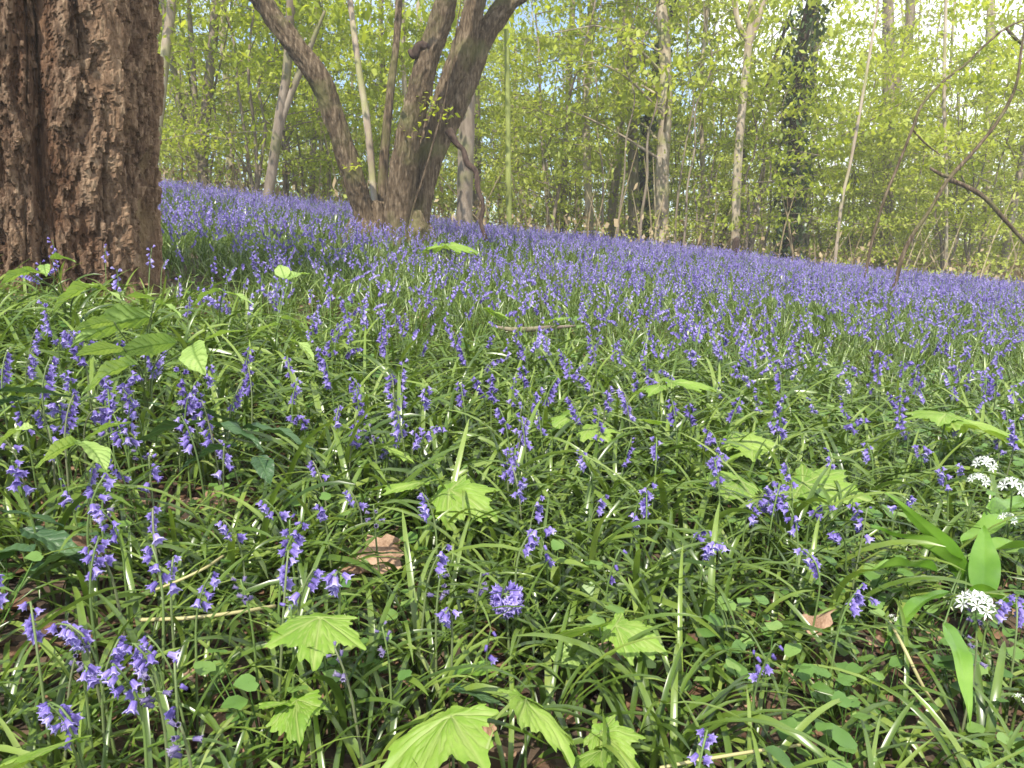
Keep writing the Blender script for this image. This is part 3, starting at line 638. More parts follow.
def stem_arr(mb, C, r=.0026, sides=6, B=(), tint=.5):
    rr = np.linspace(r, r * .55, len(C)); P = np.vstack([C[0] - [0, 0, .03], C[1:]])
    V, Q, T = tube(P, rr, sides, len(C)); mb.add(V, Q, T, tint=tint)
    for p, q, ax, sc in B:
        V, Q, T = tube([p, q + ax * .003], [.001, .0011], 4, 2, cap=False); mb.add(V, Q, T, tint=tint * .8)

def spike_template(bell, kind, h, nb, frac, stem_sides=3, boost=1.0):
    C, B, _ = spike_layout(h, nb, frac, kind); mb = MB(); C = C[::3]
    V, Q, T = tube(np.vstack([C[0] - [0, 0, .03], C[1:]]), np.linspace(.0028, .0016, len(C)), stem_sides, len(C), cap=False); mb.add(V, Q, T, tint=.5, m=0)
    bv, bq, bt, btn = bell
    for p, q, ax, sc in B:
        mb.add((bv * sc * boost) @ rot_to(ax, rng.uniform(0, 6)).T + q, bq, bt, tint=np.clip(btn + rng.normal(0, .1), 0, 1), m=1)
    return mb.arr()
KINDS_ = ['nod', 'nod', 'straight', 'straight', 'straight', 'hook']
mid_t = [spike_template(simple_bell(), KINDS_[q % 6], rng.uniform(.24, .33), int(rng.integers(6, 9)), .20, 3, .9) for q in range(12)]
far_t = [spike_template(far_bell(), KINDS_[q % 6], rng.uniform(.26, .35), int(rng.integers(7, 10)), .25, 3, .92) for q in range(10)]

# ------------------------------------------------------------------ the drift: leaves and flowers nobody could count
def clear_of_trees(x, y):
    a = np.hypot(x - BIG[0], y - BIG[1]) > .70 + .35 * (_h(np.floor(x * 90), np.floor(y * 90), np.floor(x * 0), 4) < .75)
    b = (np.hypot((x - CEN[0]) / .36, (y - CEN[1]) / .16) > 1)
    return a & b
def field(y0, y1, dens, side=.84, pad=1.9):
    n = int(dens * ((y1 ** 2 - y0 ** 2) * side + 2 * pad * (y1 - y0)))
    hw1 = side * y1 + pad
    y = rng.uniform(y0, y1, int(n * 2.2)); x = rng.uniform(-hw1, hw1, len(y)); k = np.abs(x) < side * y + pad
    x, y = x[k][:n], y[k][:n]; k = clear_of_trees(x, y)
    return x[k], y[k]
def patches(x, y): return .5 + .5 * fbm(x * .8 + 11, y * .55, s=83, o=3)

# ------------------------------------------------------------------ broad leaves
def lobed_mesh(name, m, lobes=5, teeth=.05, seed=0):
    r0 = np.random.default_rng(seed); na, nr = 132, 9
    th = np.linspace(-np.pi, np.pi, na, endpoint=False)
    ax = [(0, 1.0), (.84, .86), (-.84, .86), (1.75, .52), (-1.75, .52)] if lobes == 5 else [(0, 1.0), (.95, .62), (-.95, .62)]
    r = np.full(na, .20)
    for a, l in ax:
        dth = np.abs((th - a + np.pi) % (2 * np.pi) - np.pi); wd = .60 if l > .6 else .46
        r = np.maximum(r, l * (np.clip(1 - dth / wd, 0, 1) ** .62 * .52 + .48 * np.clip(1 - dth / (wd * 1.15), 0, 1) ** .25) * (dth < wd * 1.15))
    r = np.maximum(r, np.where(np.abs(th) < 1.05, .68, np.where(np.abs(th) < 1.9, .44, .20))); r = r * (1 + teeth * np.where((np.arange(na) % 6) < 3, 1, -1) * (r > .3)) * (1 + r0.normal(0, .015, na))
    V, vein = [[0, 0, 0]], [1.0]
    for q in range(1, nr + 1):
        s = q / nr; x, y = r * s * np.cos(th), r * s * np.sin(th); rr = np.hypot(x, y)
        va = np.zeros(na)
        for a, l in ax:
            al = x * math.cos(a) + y * math.sin(a); pe = np.abs(-x * math.sin(a) + y * math.cos(a))
            va = np.maximum(va, np.exp(-(pe / .016) ** 2) * (al > 0) * (al < l))
            sv = np.abs(((al - pe * 1.1) * 6.5) % 1 - .5) * 2; va = np.maximum(va, .55 * (sv > .86) * (al > .12) * (pe < .35))
        z = .05 * np.sin(th * 4) * rr - .16 * rr ** 2 - .05 * va * rr + .025 * vnoise(x * 4 + seed, y * 4, s=seed + 1)
        V += list(np.stack([x, y, z], -1)); vein += list(va)
    j = np.arange(na); jj = (j + 1) % na; T = np.stack([0 * j, 1 + j, 1 + jj], -1)
    Q = np.concatenate([np.stack([1 + q * na + j, 1 + (q + 1) * na + j, 1 + (q + 1) * na + jj, 1 + q * na + jj], -1) for q in range(nr - 1)])
    V = np.array(V)
    return mesh(name, V, [Q, T], M[m], tint=np.clip(.5 + .3 * vnoise(V[:, 0] * 3, V[:, 1] * 3, s=seed), 0, 1), vein=vein)
def blade_mesh(name, m, wid=.55, fold=.25, droop=.25, nv=8, seed=0, wave=.02, point=1.0, teeth=0):
    nl, nw = 48, 15; s = np.linspace(0, 1, nl); e = np.linspace(-1, 1, nw)
    prof = wid / 2 * np.sin(np.pi * s ** .8) ** .8 * (1 - .25 * s * point); prof[0] = .006; prof[-1] = .004
    prof = prof * (1 + teeth * np.where(np.arange(nl) % 4 < 2, 1, -1))
    Sx, E = np.meshgrid(s, e, indexing='ij'); Pf = prof[:, None] * E; ae = np.abs(E)
    x = Sx + .10 * ae * prof[:, None]; sv = np.abs(((Sx - ae * .20) * nv) % 1 - .5) * 2
    va = np.maximum(np.exp(-(Pf / .010) ** 2), .6 * (sv > .80) * (Sx > .05)) if nv else np.exp(-(Pf / .010) ** 2)
    z = fold * np.abs(Pf) - droop * Sx ** 2 + wave * np.sin(Sx * 14 + seed) * ae + .3 * wave * np.cos(sv * np.pi) - .3 * ae ** 2 * prof[:, None] * fold
    V = np.stack([x, Pf, z], -1).reshape(-1, 3); i = np.arange(nl - 1)[:, None] * nw + np.arange(nw - 1)
    Q = np.stack([i, i + nw, i + nw + 1, i + 1], -1).reshape(-1, 4)
    return mesh(name, V, [Q], M[m], tint=np.clip(.5 + .3 * vnoise(V[:, 0] * 3, V[:, 1] * 3, s=seed), 0, 1), vein=va.ravel())
LEAF = {'syc': [lobed_mesh('leaf', 'syc', 5, .05, q) for q in range(5)], 'syc3': [lobed_mesh('leaf', 'syc', 3, .05, q + 10) for q in range(3)],
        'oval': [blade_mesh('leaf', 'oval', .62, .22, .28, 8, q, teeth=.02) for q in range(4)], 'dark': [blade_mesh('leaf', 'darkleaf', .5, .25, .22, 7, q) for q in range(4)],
        'garlic': [blade_mesh('leaf', 'garlic', .30, .45, .22, 0, q, point=1.4) for q in range(4)], 'garlic_flop': [blade_mesh('leaf', 'garlic', .26, .35, .55, 0, q, point=1.4) for q in range(3)]}

def leaf_matrix(p, heading, L, tilt, pitch=0.0, roll=0.0):
    """unit leaf along +X with its tip towards the heading (0 right, 90 towards the viewer) and its face tilted to the viewer"""
    a = R(heading); X = Vector((math.cos(a), -math.sin(a), math.sin(pitch))).normalized()
    tc = Vector((EYE[0] - p[0], EYE[1] - p[1], 0)).normalized()
    n = (Vector((0, 0, 1)) + tilt * tc + Vector((math.cos(a + 1.57), -math.sin(a + 1.57), 0)) * roll)
    n = (n - X * n.dot(X)).normalized(); Y = n.cross(X)
    m = Matrix((X, Y, n)).transposed().to_4x4(); m = m @ Matrix.Diagonal((L, L * rng.uniform(.84, 1.06), L * rng.uniform(.5, 2.2), 1)); m.translation = Vector(p)
    return m
LAND = []                                      # landmarks for telling flowers apart: (px, py, phrase)
def plant(name, label, cat, leaves, height, base=None, stem_r=.0022, group=None, stemmat='stalk', mark=None):
    """leaves: (kind, px, py, size px, heading[, tilt, pitch, dh]); stalks run from one foot to every leaf"""
    pos = []
    for lf in leaves:
        kind, a, b, size, hd = lf[:5]; tilt = lf[5] if len(lf) > 5 else .45; pit = lf[6] if len(lf) > 6 else 0.0; dh = lf[7] if len(lf) > 7 else 0
        c = hit(a, b, height + dh); dist = np.linalg.norm(c - EYE); L = size * dist / F * (.92 if kind.startswith('syc') else 1.0 if kind == 'oval' else 1.0)
        off = .38 * L * np.array([math.cos(R(hd)), -math.sin(R(hd)), math.sin(pit)]); pos.append((kind, c - off, hd, L, tilt, pit))
    mean = np.mean([p[1] for p in pos], axis=0)
    if base is None: bx, by = mean[0], mean[1] + .015
    else: q = hit(*base, 0); bx, by = q[0], q[1]
    B = np.array([bx, by, float(G(bx, by))]); root = empty(name, B, label, cat, group); sm = MB()
    for q, (kind, p, hd, L, tilt, pit) in enumerate(pos):
        SEEDLINGS.append((p[0] + .38 * L * math.cos(R(hd)), p[1] - .38 * L * math.sin(R(hd)), .5 * L))
        link('leaf', LEAF[kind][q % len(LEAF[kind])] if len(pos) > 1 else LEAF[kind][int(rng.integers(len(LEAF[kind])))], root, leaf_matrix(p - B, hd, L, tilt, pit, rng.normal(0, .12)))
        e = p - B; mid = e * [.25, .25, .62]; V, Q, T = tube([[0, 0, -.02], mid, e], [stem_r, stem_r * .8, stem_r * .6], 6, 10); sm.add(V, Q, T, tint=.5)
    link('stem', sm.mesh('stem', M[stemmat]), root)
    if mark: LAND.append((leaves[0][1], leaves[0][2], mark))
    return root
SG = 'sycamore_seedling'
plant(SG, 'large yellow green toothed leaf at the bottom edge, just left of middle', 'seedling', [('syc', 433, 738, 96, 115, 1.1)], .15, mark='the big bottom leaf')
plant(SG, 'lobed seedling leaf spreading right, beside the big bottom edge leaf', 'seedling', [('syc', 545, 715, 84, 55, 1.1)], .15, mark='the lobed leaf spreading right')
plant(SG, 'lobed seedling leaf with seven points left of the round flower head', 'seedling', [('syc', 318, 632, 70, 80, .9)], .19, mark='the lone lobed leaf')
plant(SG, 'seedling pair of lobed leaves under the round flower head', 'seedling', [('syc', 580, 628, 54, 170, 1.1), ('syc', 634, 632, 54, 35, 1.1)], .16, mark='the pair of lobed leaves')
plant(SG, 'seedling with two flat lobed leaves lifted above the strap leaves at centre', 'seedling', [('syc', 464, 494, 66, 45, .7), ('syc', 402, 482, 52, 190, .3)], .17, mark='the two flat lobed leaves')
plant(SG, 'seedling with pale lobed leaves near the broad clump of bells at right', 'seedling', [('syc', 828, 486, 62, 30, .7), ('syc', 735, 486, 54, 120, .6)], .15, mark='the pale lobed leaves')
plant(SG, 'yellowish seedling with two small drooping lobed leaves among upright stalks', 'seedling', [('syc', 598, 430, 44, 70, 1.0), ('syc', 562, 414, 36, 200, .4)], .20, mark='the yellowish leaves')
plant(SG, 'seedling of smaller crumpled lobed leaves in the bottom row', 'seedling', [('syc', 613, 742, 52, 60, .6), ('syc', 590, 758, 44, 140, .5)], .10, mark='the crumpled lobed leaves')
plant(SG, 'pale seedling leaf cropped by the bottom corner', 'seedling', [('syc3', 30, 752, 78, 150, .8)], .16, mark='the cropped corner leaf')
plant(SG, 'small three pointed leaf below the lone lobed leaf', 'seedling', [('syc3', 296, 712, 52, 75, .9), ('syc3', 275, 700, 34, 200, .5)], .12, mark='the three pointed leaf')
plant(SG, 'seedling leaf lying nearly level, small, left of the upright stalks', 'seedling', [('syc', 395, 448, 38, 20, .3)], .18, mark='the small level leaf')
plant(SG, 'seedling with thin level leaves seen almost edge on, mid field', 'seedling', [('syc', 688, 381, 46, 0, .0), ('syc', 650, 386, 30, 180, .0), ('syc', 655, 420, 34, 10, .15)], .26, mark='the edge on leaves')
plant(SG, 'seedling with one long level leaf edge on at the far right', 'seedling', [('syc', 975, 420, 66, 5, .02), ('syc', 930, 414, 40, 180, .05)], .26, mark='the long edge on leaf')
plant(SG, 'small pale seedling between upright stalks at right of centre', 'seedling', [('syc', 752, 440, 50, 20, .35), ('syc', 742, 452, 36, 160, .3)], .17, mark='the small pale seedling')
plant(SG, 'bright seedling leaves catching sun in the purple band near the coppiced tree', 'seedling', [('syc', 455, 243, 40, 10, .0), ('syc', 436, 246, 24, 190, .1)], .30)
plant(SG, 'small bright seedling beside the fallen branch', 'seedling', [('syc', 497, 311, 24, 30, .6), ('syc', 556, 318, 24, 160, .5)], .28)
OV = 'oval_leaved_seedling'
plant(OV, 'tall seedling with broad ribbed oval leaves in front of the massive trunk', 'seedling', [('oval', 153, 344, 52, 150, 1.5), ('oval', 192, 350, 56, 70, 1.5), ('oval', 124, 318, 60, 165, 1.4), ('oval', 106, 348, 40, 180, .7), ('oval', 116, 366, 46, 150, .9), ('oval', 145, 296, 30, 200, .8, .2, .08), ('oval', 165, 303, 30, 10, .6, 0, .06), ('oval', 100, 322, 34, 185, .5, 0, .02)], .36, base=(150, 440), mark='the broad ribbed oval leaves')
plant(OV, 'leggy seedling with small paired leaves against the massive trunk foot', 'seedling', [('oval', 20, 272, 26, 190, .7), ('oval', 33, 270, 24, 10, .8), ('oval', 60, 256, 22, 0, .3, .3), ('oval', 82, 286, 40, 180, .5), ('oval', 105, 288, 36, 20, .7), ('oval', 44, 266, 20, 60, .9)], .48, base=(72, 350), mark='the leggy seedling')
plant(OV, 'pair of drooping ribbed leaves close to the left edge', 'seedling', [('oval', 58, 448, 48, 110, 1.5), ('oval', 92, 446, 50, 35, 1.4), ('oval', 112, 424, 40, 170, .3), ('oval', 18, 428, 34, 185, .1)], .26, base=(72, 520), mark='the drooping ribbed leaves')
plant(OV, 'upright seedling with folded young leaves right of the massive trunk', 'seedling', [('oval', 282, 270, 26, 240, .6, .9), ('oval', 296, 272, 26, 300, .6, .9), ('oval', 300, 342, 36, 30, .7), ('oval', 290, 318, 26, 10, .5), ('oval', 268, 325, 30, 170, .4)], .36, base=(277, 392), mark='the upright folded seedling')
plant(OV, 'seedling of two level leaves between trunk and folded seedling', 'seedling', [('oval', 210, 291, 30, 180, .2), ('oval', 234, 293, 30, 10, .3), ('oval', 229, 331, 40, 185, .2)], .33, base=(222, 368), mark='the two level leaves')
DK = 'dark_leaved_plant'
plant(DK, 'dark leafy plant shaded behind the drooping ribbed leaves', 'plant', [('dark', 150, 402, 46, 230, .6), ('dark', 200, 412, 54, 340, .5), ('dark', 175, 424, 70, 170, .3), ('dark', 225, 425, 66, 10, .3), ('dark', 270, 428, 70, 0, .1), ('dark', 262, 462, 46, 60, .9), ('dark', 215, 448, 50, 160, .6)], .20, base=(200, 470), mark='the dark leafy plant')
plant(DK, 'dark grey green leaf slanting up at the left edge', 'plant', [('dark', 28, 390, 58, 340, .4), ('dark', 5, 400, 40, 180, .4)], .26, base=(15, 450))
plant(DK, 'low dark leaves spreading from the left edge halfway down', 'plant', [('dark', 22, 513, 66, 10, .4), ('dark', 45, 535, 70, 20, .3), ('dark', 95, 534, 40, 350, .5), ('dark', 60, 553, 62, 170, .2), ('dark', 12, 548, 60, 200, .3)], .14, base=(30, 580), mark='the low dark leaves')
plant(DK, 'broad mid green leaf pair beneath the round flower head', 'plant', [('garlic', 478, 668, 70, 330, .6), ('dark', 468, 690, 62, 20, .7), ('oval', 568, 656, 46, 10, .7)], .09, base=(500, 730))
GA = 'wild_garlic'
garlic = plant(GA, 'wild garlic clump with upright broad leaves and white starry flower heads', 'wild garlic', [('garlic', 932, 540, 84, 215, .9, 1.3), ('garlic_flop', 950, 540, 92, 260, 1.6, 1.6), ('garlic', 1000, 520, 96, 345, .5, .45), ('garlic', 1010, 542, 100, 350, .3, .25), ('garlic_flop', 925, 592, 80, 160, .5, .2), ('garlic', 985, 560, 84, 300, .9, .9), ('garlic', 1005, 505, 80, 330, .7, .6), ('garlic_flop', 960, 640, 84, 100, .7, .1), ('garlic', 905, 560, 70, 190, .6, .3), ('garlic_flop', 1015, 590, 90, 20, .5, .2)], .19, base=(962, 598), mark='the wild garlic leaves')

def floret_mesh():
    mb = MB()
    for k in range(6):
        a = k * np.pi / 3; d = np.array([math.cos(a), math.sin(a), 0]); s = np.array([-math.sin(a), math.cos(a), 0])
        mb.add([d * .05, d * .5 + s * .15 + [0, 0, .16], d * 1.0 + [0, 0, .22], d * .5 - s * .15 + [0, 0, .16], d * .5 + [0, 0, .10]], [], [[0, 4, 1], [1, 4, 2], [2, 4, 3], [3, 4, 0]], tint=.6)
    return mb.mesh('floret', M['white'])
FLO = floret_mesh()
def umbel(px_, py_, size, h, n, label):
    c = hit(px_, py_, h); dist = np.linalg.norm(c - EYE); rad = size * dist / F / 2 * .8
    bx, by = c[0] + rng.normal(0, .015), c[1] + .03; B = np.array([bx, by, float(G(bx, by))])
    root = empty('wild_garlic_flower', B, label, 'wild garlic'); sm = MB(); e = c - B
    V, Q, T = tube([[0, 0, -.02], e * [.3, .3, .6], e - [0, 0, rad * .5]], [.0026, .0022, .0018], 6, 12); sm.add(V, Q, T, tint=.55)
    for k in range(n):
        a = k * 2.4; el = math.asin(min(1, .15 + .85 * (k + .5) / n)); d = np.array([math.cos(a) * math.cos(el), math.sin(a) * math.cos(el), math.sin(el)]); p = e - [0, 0, rad * .5] + d * rad * .8
        V, Q, T = tube([e - [0, 0, rad * .5], p], [.0007, .0007], 4, 2, cap=False); sm.add(V, Q, T, tint=.6)
        m = Matrix(rot_to(-d, rng.uniform(0, 6))).to_4x4() @ Matrix.Diagonal((rad * .46,) * 3 + (1,)); m.translation = Vector(p); link('floret', FLO, root, m)
    link('stem', sm.mesh('stem', M['stalk']), root)
umbel(976, 600, 40, .20, 14, 'white garlic flower head low beside the clump, fullest and closest')
umbel(985, 462, 26, .28, 11, 'white garlic flower head topmost of the group at the edge')
umbel(979, 478, 24, .27, 9, 'white garlic flower head just below the topmost one')
umbel(1013, 484, 30, .26, 10, 'white garlic flower head cut by the picture edge')
umbel(1008, 517, 20, .22, 7, 'small white garlic flower head above the long level garlic leaf')
umbel(893, 617, 13, .10, 5, 'tiny white flower among small rounded leaves')
umbel(1020, 697, 14, .10, 5, 'tiny white flower low in the corner')
LAND += [(976, 600, 'the fullest white garlic flower'), (985, 470, 'the topmost white garlic flowers')]

# fallen leaves, straws, fallen branch, short post
def dead_leaf(a, b, size, hd, label, lobes=5, tint=.5, mark=None, h=.085):
    c = hit(a, b, h); dist = np.linalg.norm(c - EYE); L = size * dist / F; r0 = np.random.default_rng(int(a)); SEEDLINGS.append((c[0], c[1], L * .7))
    nl, nw = 14, 11; s, e = np.meshgrid(np.linspace(0, 1, nl), np.linspace(-1, 1, nw), indexing='ij')
    prof = .36 * np.sin(np.pi * np.clip(s, .02, .985) ** .9) ** .7 * (1 + .22 * np.sin(s * 19 + a))
    z = .22 * (e ** 2) * prof * 1.3 + .10 * np.sin(s * 5 + a) + .07 * vnoise(s * 5 + a, e * 3, s=3) + .12 * s * e
    V = np.stack([s - .5, prof * e, z], -1).reshape(-1, 3); i = np.arange(nl - 1)[:, None] * nw + np.arange(nw - 1); Q = np.stack([i, i + nw, i + nw + 1, i + 1], -1).reshape(-1, 4)
    o = link('dead_leaf', mesh('dead_leaf', V, [Q], M['dead'], tint=np.clip(tint + .2 * vnoise(V[:, 0] * 6, V[:, 1] * 6, s=9), 0, 1)))
    o.matrix_basis = leaf_matrix(c, hd, L, .55, 0, r0.normal(0, .2)); tag(o, label, 'dead leaf')
    if mark: LAND.append((a, b, mark))
dead_leaf(381, 557, 54, 300, 'largest curled pinkish tan dead leaf, left of the round flower head', tint=.75, mark='the large tan dead leaf')
dead_leaf(350, 570, 26, 20, 'small tan scrap of leaf touching the largest dead leaf', tint=.8)
dead_leaf(816, 626, 36, 100, 'reddish brown dead leaf among strap leaves right of centre', tint=.6, mark='the reddish dead leaf')
dead_leaf(612, 651, 30, 30, 'pale pink tan dead leaf below the pair of lobed leaves', tint=.85)
dead_leaf(876, 641, 16, 40, 'tiny brown dead leaf beside the small rounded leaves', tint=.6)
dead_leaf(487, 727, 22, 280, 'orange brown curled leaf bit above the big bottom leaf', tint=.45, h=.07)
dead_leaf(212, 498, 18, 350, 'small tan curled leaf amid bluebells beyond the dark plant', tint=.85)
dead_leaf(74, 545, 24, 320, 'orange brown torn leaf tip in the low dark leaves', tint=.6, h=.10)
dead_leaf(192, 676, 22, 60, 'light tan curled leaf near the lowest left bluebells', tint=.85)
dead_leaf(690, 640, 18, 60, 'brown dead leaf under the strap leaves near the thin stalk', tint=.3)
def strawy(pts, h, w, label, name='dry_stalk', m='straw'):
    P = np.array([hit(a, b, hh) for (a, b), hh in zip(pts, h)]); V, Q, T = tube(P, np.full(len(P), w), 6, 24); B = P.mean(axis=0)
    o = link(name, mesh(name, V - B, [Q, T], M[m], tint=np.full(len(V), .6))); o.location = tuple(B); tag(o, label, 'stalk')
strawy([(140, 620), (190, 618), (240, 612), (275, 606)], [.10, .12, .12, .10], .0028, 'long yellowish stalk lying level above the lowest left bluebells')
strawy([(150, 592), (180, 580), (205, 568), (223, 556)], [.10, .13, .14, .13], .0022, 'short yellowish stalk slanting up behind the level one')
strawy([(890, 622), (905, 650), (925, 690), (945, 720)], [.14, .15, .10, .05], .0026, 'pale bent stalk near the tiny white flower')
strawy([(660, 768), (690, 762), (750, 752), (800, 745)], [.08, .09, .09, .08], .0022, 'thin pale stalk along the bottom edge')
P = np.array([hit(a, b, .15) for a, b in [(492, 326), (515, 330), (545, 328), (575, 326)]]); V, Q, T = tube(P, [.011, .014, .012, .007], 10, 30, bark=.006); B = P.mean(axis=0)
o = link('fallen_branch', mesh('fallen_branch', V - B, [Q, T], M['greybark'], tint=np.full(len(V), .5))); o.location = tuple(B); tag(o, 'short pale fallen branch lying level in the middle of the flowers', 'branch')
c = at(735, 252, 12.5); g = float(G(c[0], c[1])); tp = at(735, 238, 12.5)
V, Q, T = tube([[0, 0, -.2], [0, 0, .2], [.01, 0, tp[2] - g - .02], [.012, 0, tp[2] - g]], [.065, .06, .055, .04], 14, 24, bark=.008)
o = link('stump_post', mesh('stump_post', V, [Q, T], M['darkbark'], tint=np.full(len(V), .5))); o.location = (c[0], c[1], g); tag(o, 'short dark rotten stump sticking up from the flowers below the tan trunk', 'stump')

lv = MB()
x, y = field(-.1, 3.3, 190); k = (rng.random(len(x)) < .55 + .6 * patches(x * 2, y * 2)) & ~((np.abs(x) < .6) & (y < .50))
for (qx, qy, qr) in SEEDLINGS: k &= ~((np.abs(x - qx) < .9 * qr) & (y > qy - 1.5 * qr) & (y < qy + .7 * qr) & (rng.random(len(x)) < .72))
x, y = x[k], y[k]
scatter(lv, tuft_near, P3(x, y), rng.uniform(0, 6.28, len(x)), rng.uniform(.7, 1.1, len(x)) * (.68 + .32 * np.clip((y - .6) / .9, 0, 1)), .12, .10)
x, y = field(3.3, 7.2, 130)
scatter(lv, tuft_mid, P3(x, y), rng.uniform(0, 6.28, len(x)), rng.uniform(.75, 1.1, len(x)), .1, .12)
x, y = field(7.2, 17, 52)
scatter(lv, tuft_far, P3(x, y), rng.uniform(0, 6.28, len(x)), rng.uniform(.8, 1.15, len(x)), .1, .12)
tag(link('bluebell_leaves', lv.mesh('bluebell_leaves', M['strap'])), 'tangle of arching narrow green strap leaves covering the woodland floor', 'leaves', kind='stuff')

fl = MB()
x, y = field(2.6, 6.0, 80); k = rng.random(len(x)) < .16 + .56 * np.clip((y - 2.6) / 3.0, 0, 1) + 1.2 * (patches(x * 1.5, y * 1.5) - .42); x, y = x[k], y[k]
scatter(fl, mid_t, P3(x, y), rng.uniform(0, 6.28, len(x)), rng.uniform(.8, 1.15, len(x)), .08, .13)
x, y = field(6.0, 17, 84); k = rng.random(len(x)) < .54 + 2.2 * (patches(x, y) - .46) + .36 * np.clip((y - 7) / 3.0, 0, 1); x, y = x[k], y[k]
scatter(fl, far_t, P3(x, y), rng.uniform(0, 6.28, len(x)), rng.uniform(.8, 1.15, len(x)), .08, .13)
tag(link('bluebell_drift', fl.mesh('bluebell_drift', [M['stalk'], M['petal']], smooth=False)), 'hazy violet drift of countless bluebells spreading up to the trees', 'bluebell drift', kind='stuff')

# leaf litter and low rounded leaves: nobody could count them
def litter_leaf():
    mb = MB(); n, w = 6, rng.uniform(.3, .5); t = np.linspace(0, 1, n); c1, c2, tw = rng.normal(0, .5), rng.uniform(-.6, .9), rng.normal(0, .5)
    pr = w * np.sin(np.pi * np.clip(t, .04, .96)) ** .7 * (1 + rng.normal(0, .18, n)); e = np.array([-1, -.5, 0, .5, 1])
    X = np.repeat(t - .5, 5); Y = (pr[:, None] * e).ravel(); Z = (c2 * (pr[:, None] * e) ** 2 * 2 + c1 * (t[:, None] - .5) ** 2 + tw * pr[:, None] * e * (t[:, None] - .5) + rng.normal(0, .03, (n, 5))).ravel()
    i = (np.arange(n - 1)[:, None] * 5 + np.arange(4)).ravel(); mb.add(np.stack([X, Y, Z], -1), np.stack([i, i + 5, i + 6, i + 1], -1), tint=rng.uniform(.0, .8)); return mb.arr()
lt = MB(); lit = [litter_leaf() for _ in range(16)]; x, y = field(-.1, 5, 420)
scatter(lt, lit, P3(x, y) + [0, 0, .010], rng.uniform(0, 6.28, len(x)), rng.uniform(.018, .055, len(x)), .45, .2)
for k in range(500):
    y_ = rng.uniform(.4, 4); x_ = rng.uniform(-.8, .8) * (y_ + .5); a_ = rng.uniform(0, 6.28); l_ = rng.uniform(.03, .12); c = P3(np.array([x_]), np.array([y_]))[0] + [0, 0, .008]; e = c + [l_ * math.cos(a_), l_ * math.sin(a_), rng.uniform(0, .02)]
    V, Q, T = tube([c, (c + e) / 2 + rng.normal(0, .006, 3), e], [.0022, .002, .0012], 4, 5); lt.add(V, Q, T, tint=rng.uniform(0, .4))
tag(link('leaf_litter', lt.mesh('leaf_litter', M['dead'], smooth=False)), 'brown leaf litter showing in gaps between the green leaves', 'leaf litter', kind='stuff')
def cover_plant():
    mb = MB()
    for k in range(7):
        a = rng.uniform(0, 6.28); l = rng.uniform(.02, .07); z = rng.uniform(.05, .13); c = np.array([math.cos(a) * l, math.sin(a) * l, z]); s = rng.uniform(.008, .016)
        h = rng.uniform(0, 6.28); th = np.linspace(0, 2 * np.pi, 10, endpoint=False); r = s * (1 - .42 * np.exp(-((th - np.pi) / .4) ** 2) + .30 * np.exp(-(np.minimum(th, 2 * np.pi - th) / .45) ** 2) + .05 * (np.arange(10) % 2))
        tx, ty = rng.normal(0, .3, 2); X, Y = r * np.cos(th), r * np.sin(th); cc, ss = math.cos(h), math.sin(h); X, Y = X * cc - Y * ss, X * ss + Y * cc
        V = np.vstack([c, np.stack([c[0] + X, c[1] + Y, c[2] + tx * X + ty * Y + .12 * s * np.sin(3 * th)], -1)])
        mb.add(V, None, [[0, 1 + q, 1 + (q + 1) % 10] for q in range(10)], tint=rng.uniform(.2, .9))
        V, Q, T = tube([[0, 0, 0], c], [.001, .001], 3, 2, cap=False); mb.add(V, Q, T, tint=.4)
    return mb.arr()
cov = [cover_plant() for _ in range(10)]
x, y = field(.75, 4.2, 300); u, v = project(P3(x, y) + [0, 0, .08])
pr = np.where((u > 760 + 60 * vnoise(y * 3, x * 3, s=2)) & (v > 430), .55, np.where(u > 640, .18, .10)) * (.4 + .9 * patches(x * 3, y * 3)); k = rng.random(len(x)) < pr
mb = MB(); x, y = x[k], y[k]; scatter(mb, cov, P3(x, y), rng.uniform(0, 6.28, len(x)), rng.uniform(.7, 1.3, len(x)), .15, .1)
tag(link('ground_cover', mb.mesh('ground_cover', M['cover'])), 'low carpet of small rounded green leaves, thickest towards the wild garlic', 'ground cover', kind='stuff')

# ------------------------------------------------------------------ bluebells one can tell apart
BELLS = [mesh('flower', *(lambda a: (a[0], [a[1], a[2]]))(bell_arr(3, .018, f, c)), M['petal'], tint=np.clip(bell_arr(3, .018, f, c)[3] + dt, 0, 1)) for f, c, dt in ((.7, .05, 0), (.85, 0, .14), (.5, .15, -.14), (.7, .05, .05))]
BUD = mesh('flower', *(lambda a: (a[0], [a[1], a[2]]))(bell_arr(2, .017, .1, .75)), M['petal'], tint=np.full(84, .3))
FADED = mesh('flower', *(lambda a: (a[0], [a[1], a[2]]))(bell_arr(3, .019, .5, .35)), M['fadedpetal'], tint=np.clip(bell_arr(3)[3], 0, 1))
def rosette():
    mb = MB(); a = rng.uniform(0, 6.28)
    for k in range(3):
        az = a + k * 2.1 + rng.normal(0, .3); a0 = abs(rng.normal(.35, .15))
        strap(mb, [math.cos(az) * .006, math.sin(az) * .006, -.01], az, rng.uniform(.16, .28), rng.uniform(.006, .011), a0, a0 + rng.uniform(1.0, 2.2), 8, rng.uniform(.2, .8), .35, rng.normal(0, .4))
    return mb.mesh('leaf_rosette', M['strap'])
ROS = [rosette() for _ in range(8)]
LOOK = {'hook': 'drooping hooked', 'nod': 'nodding', 'straight': 'upright', 'globe': 'rounded', 'thin': 'sparse thin', 'bud': 'faded greyish'}
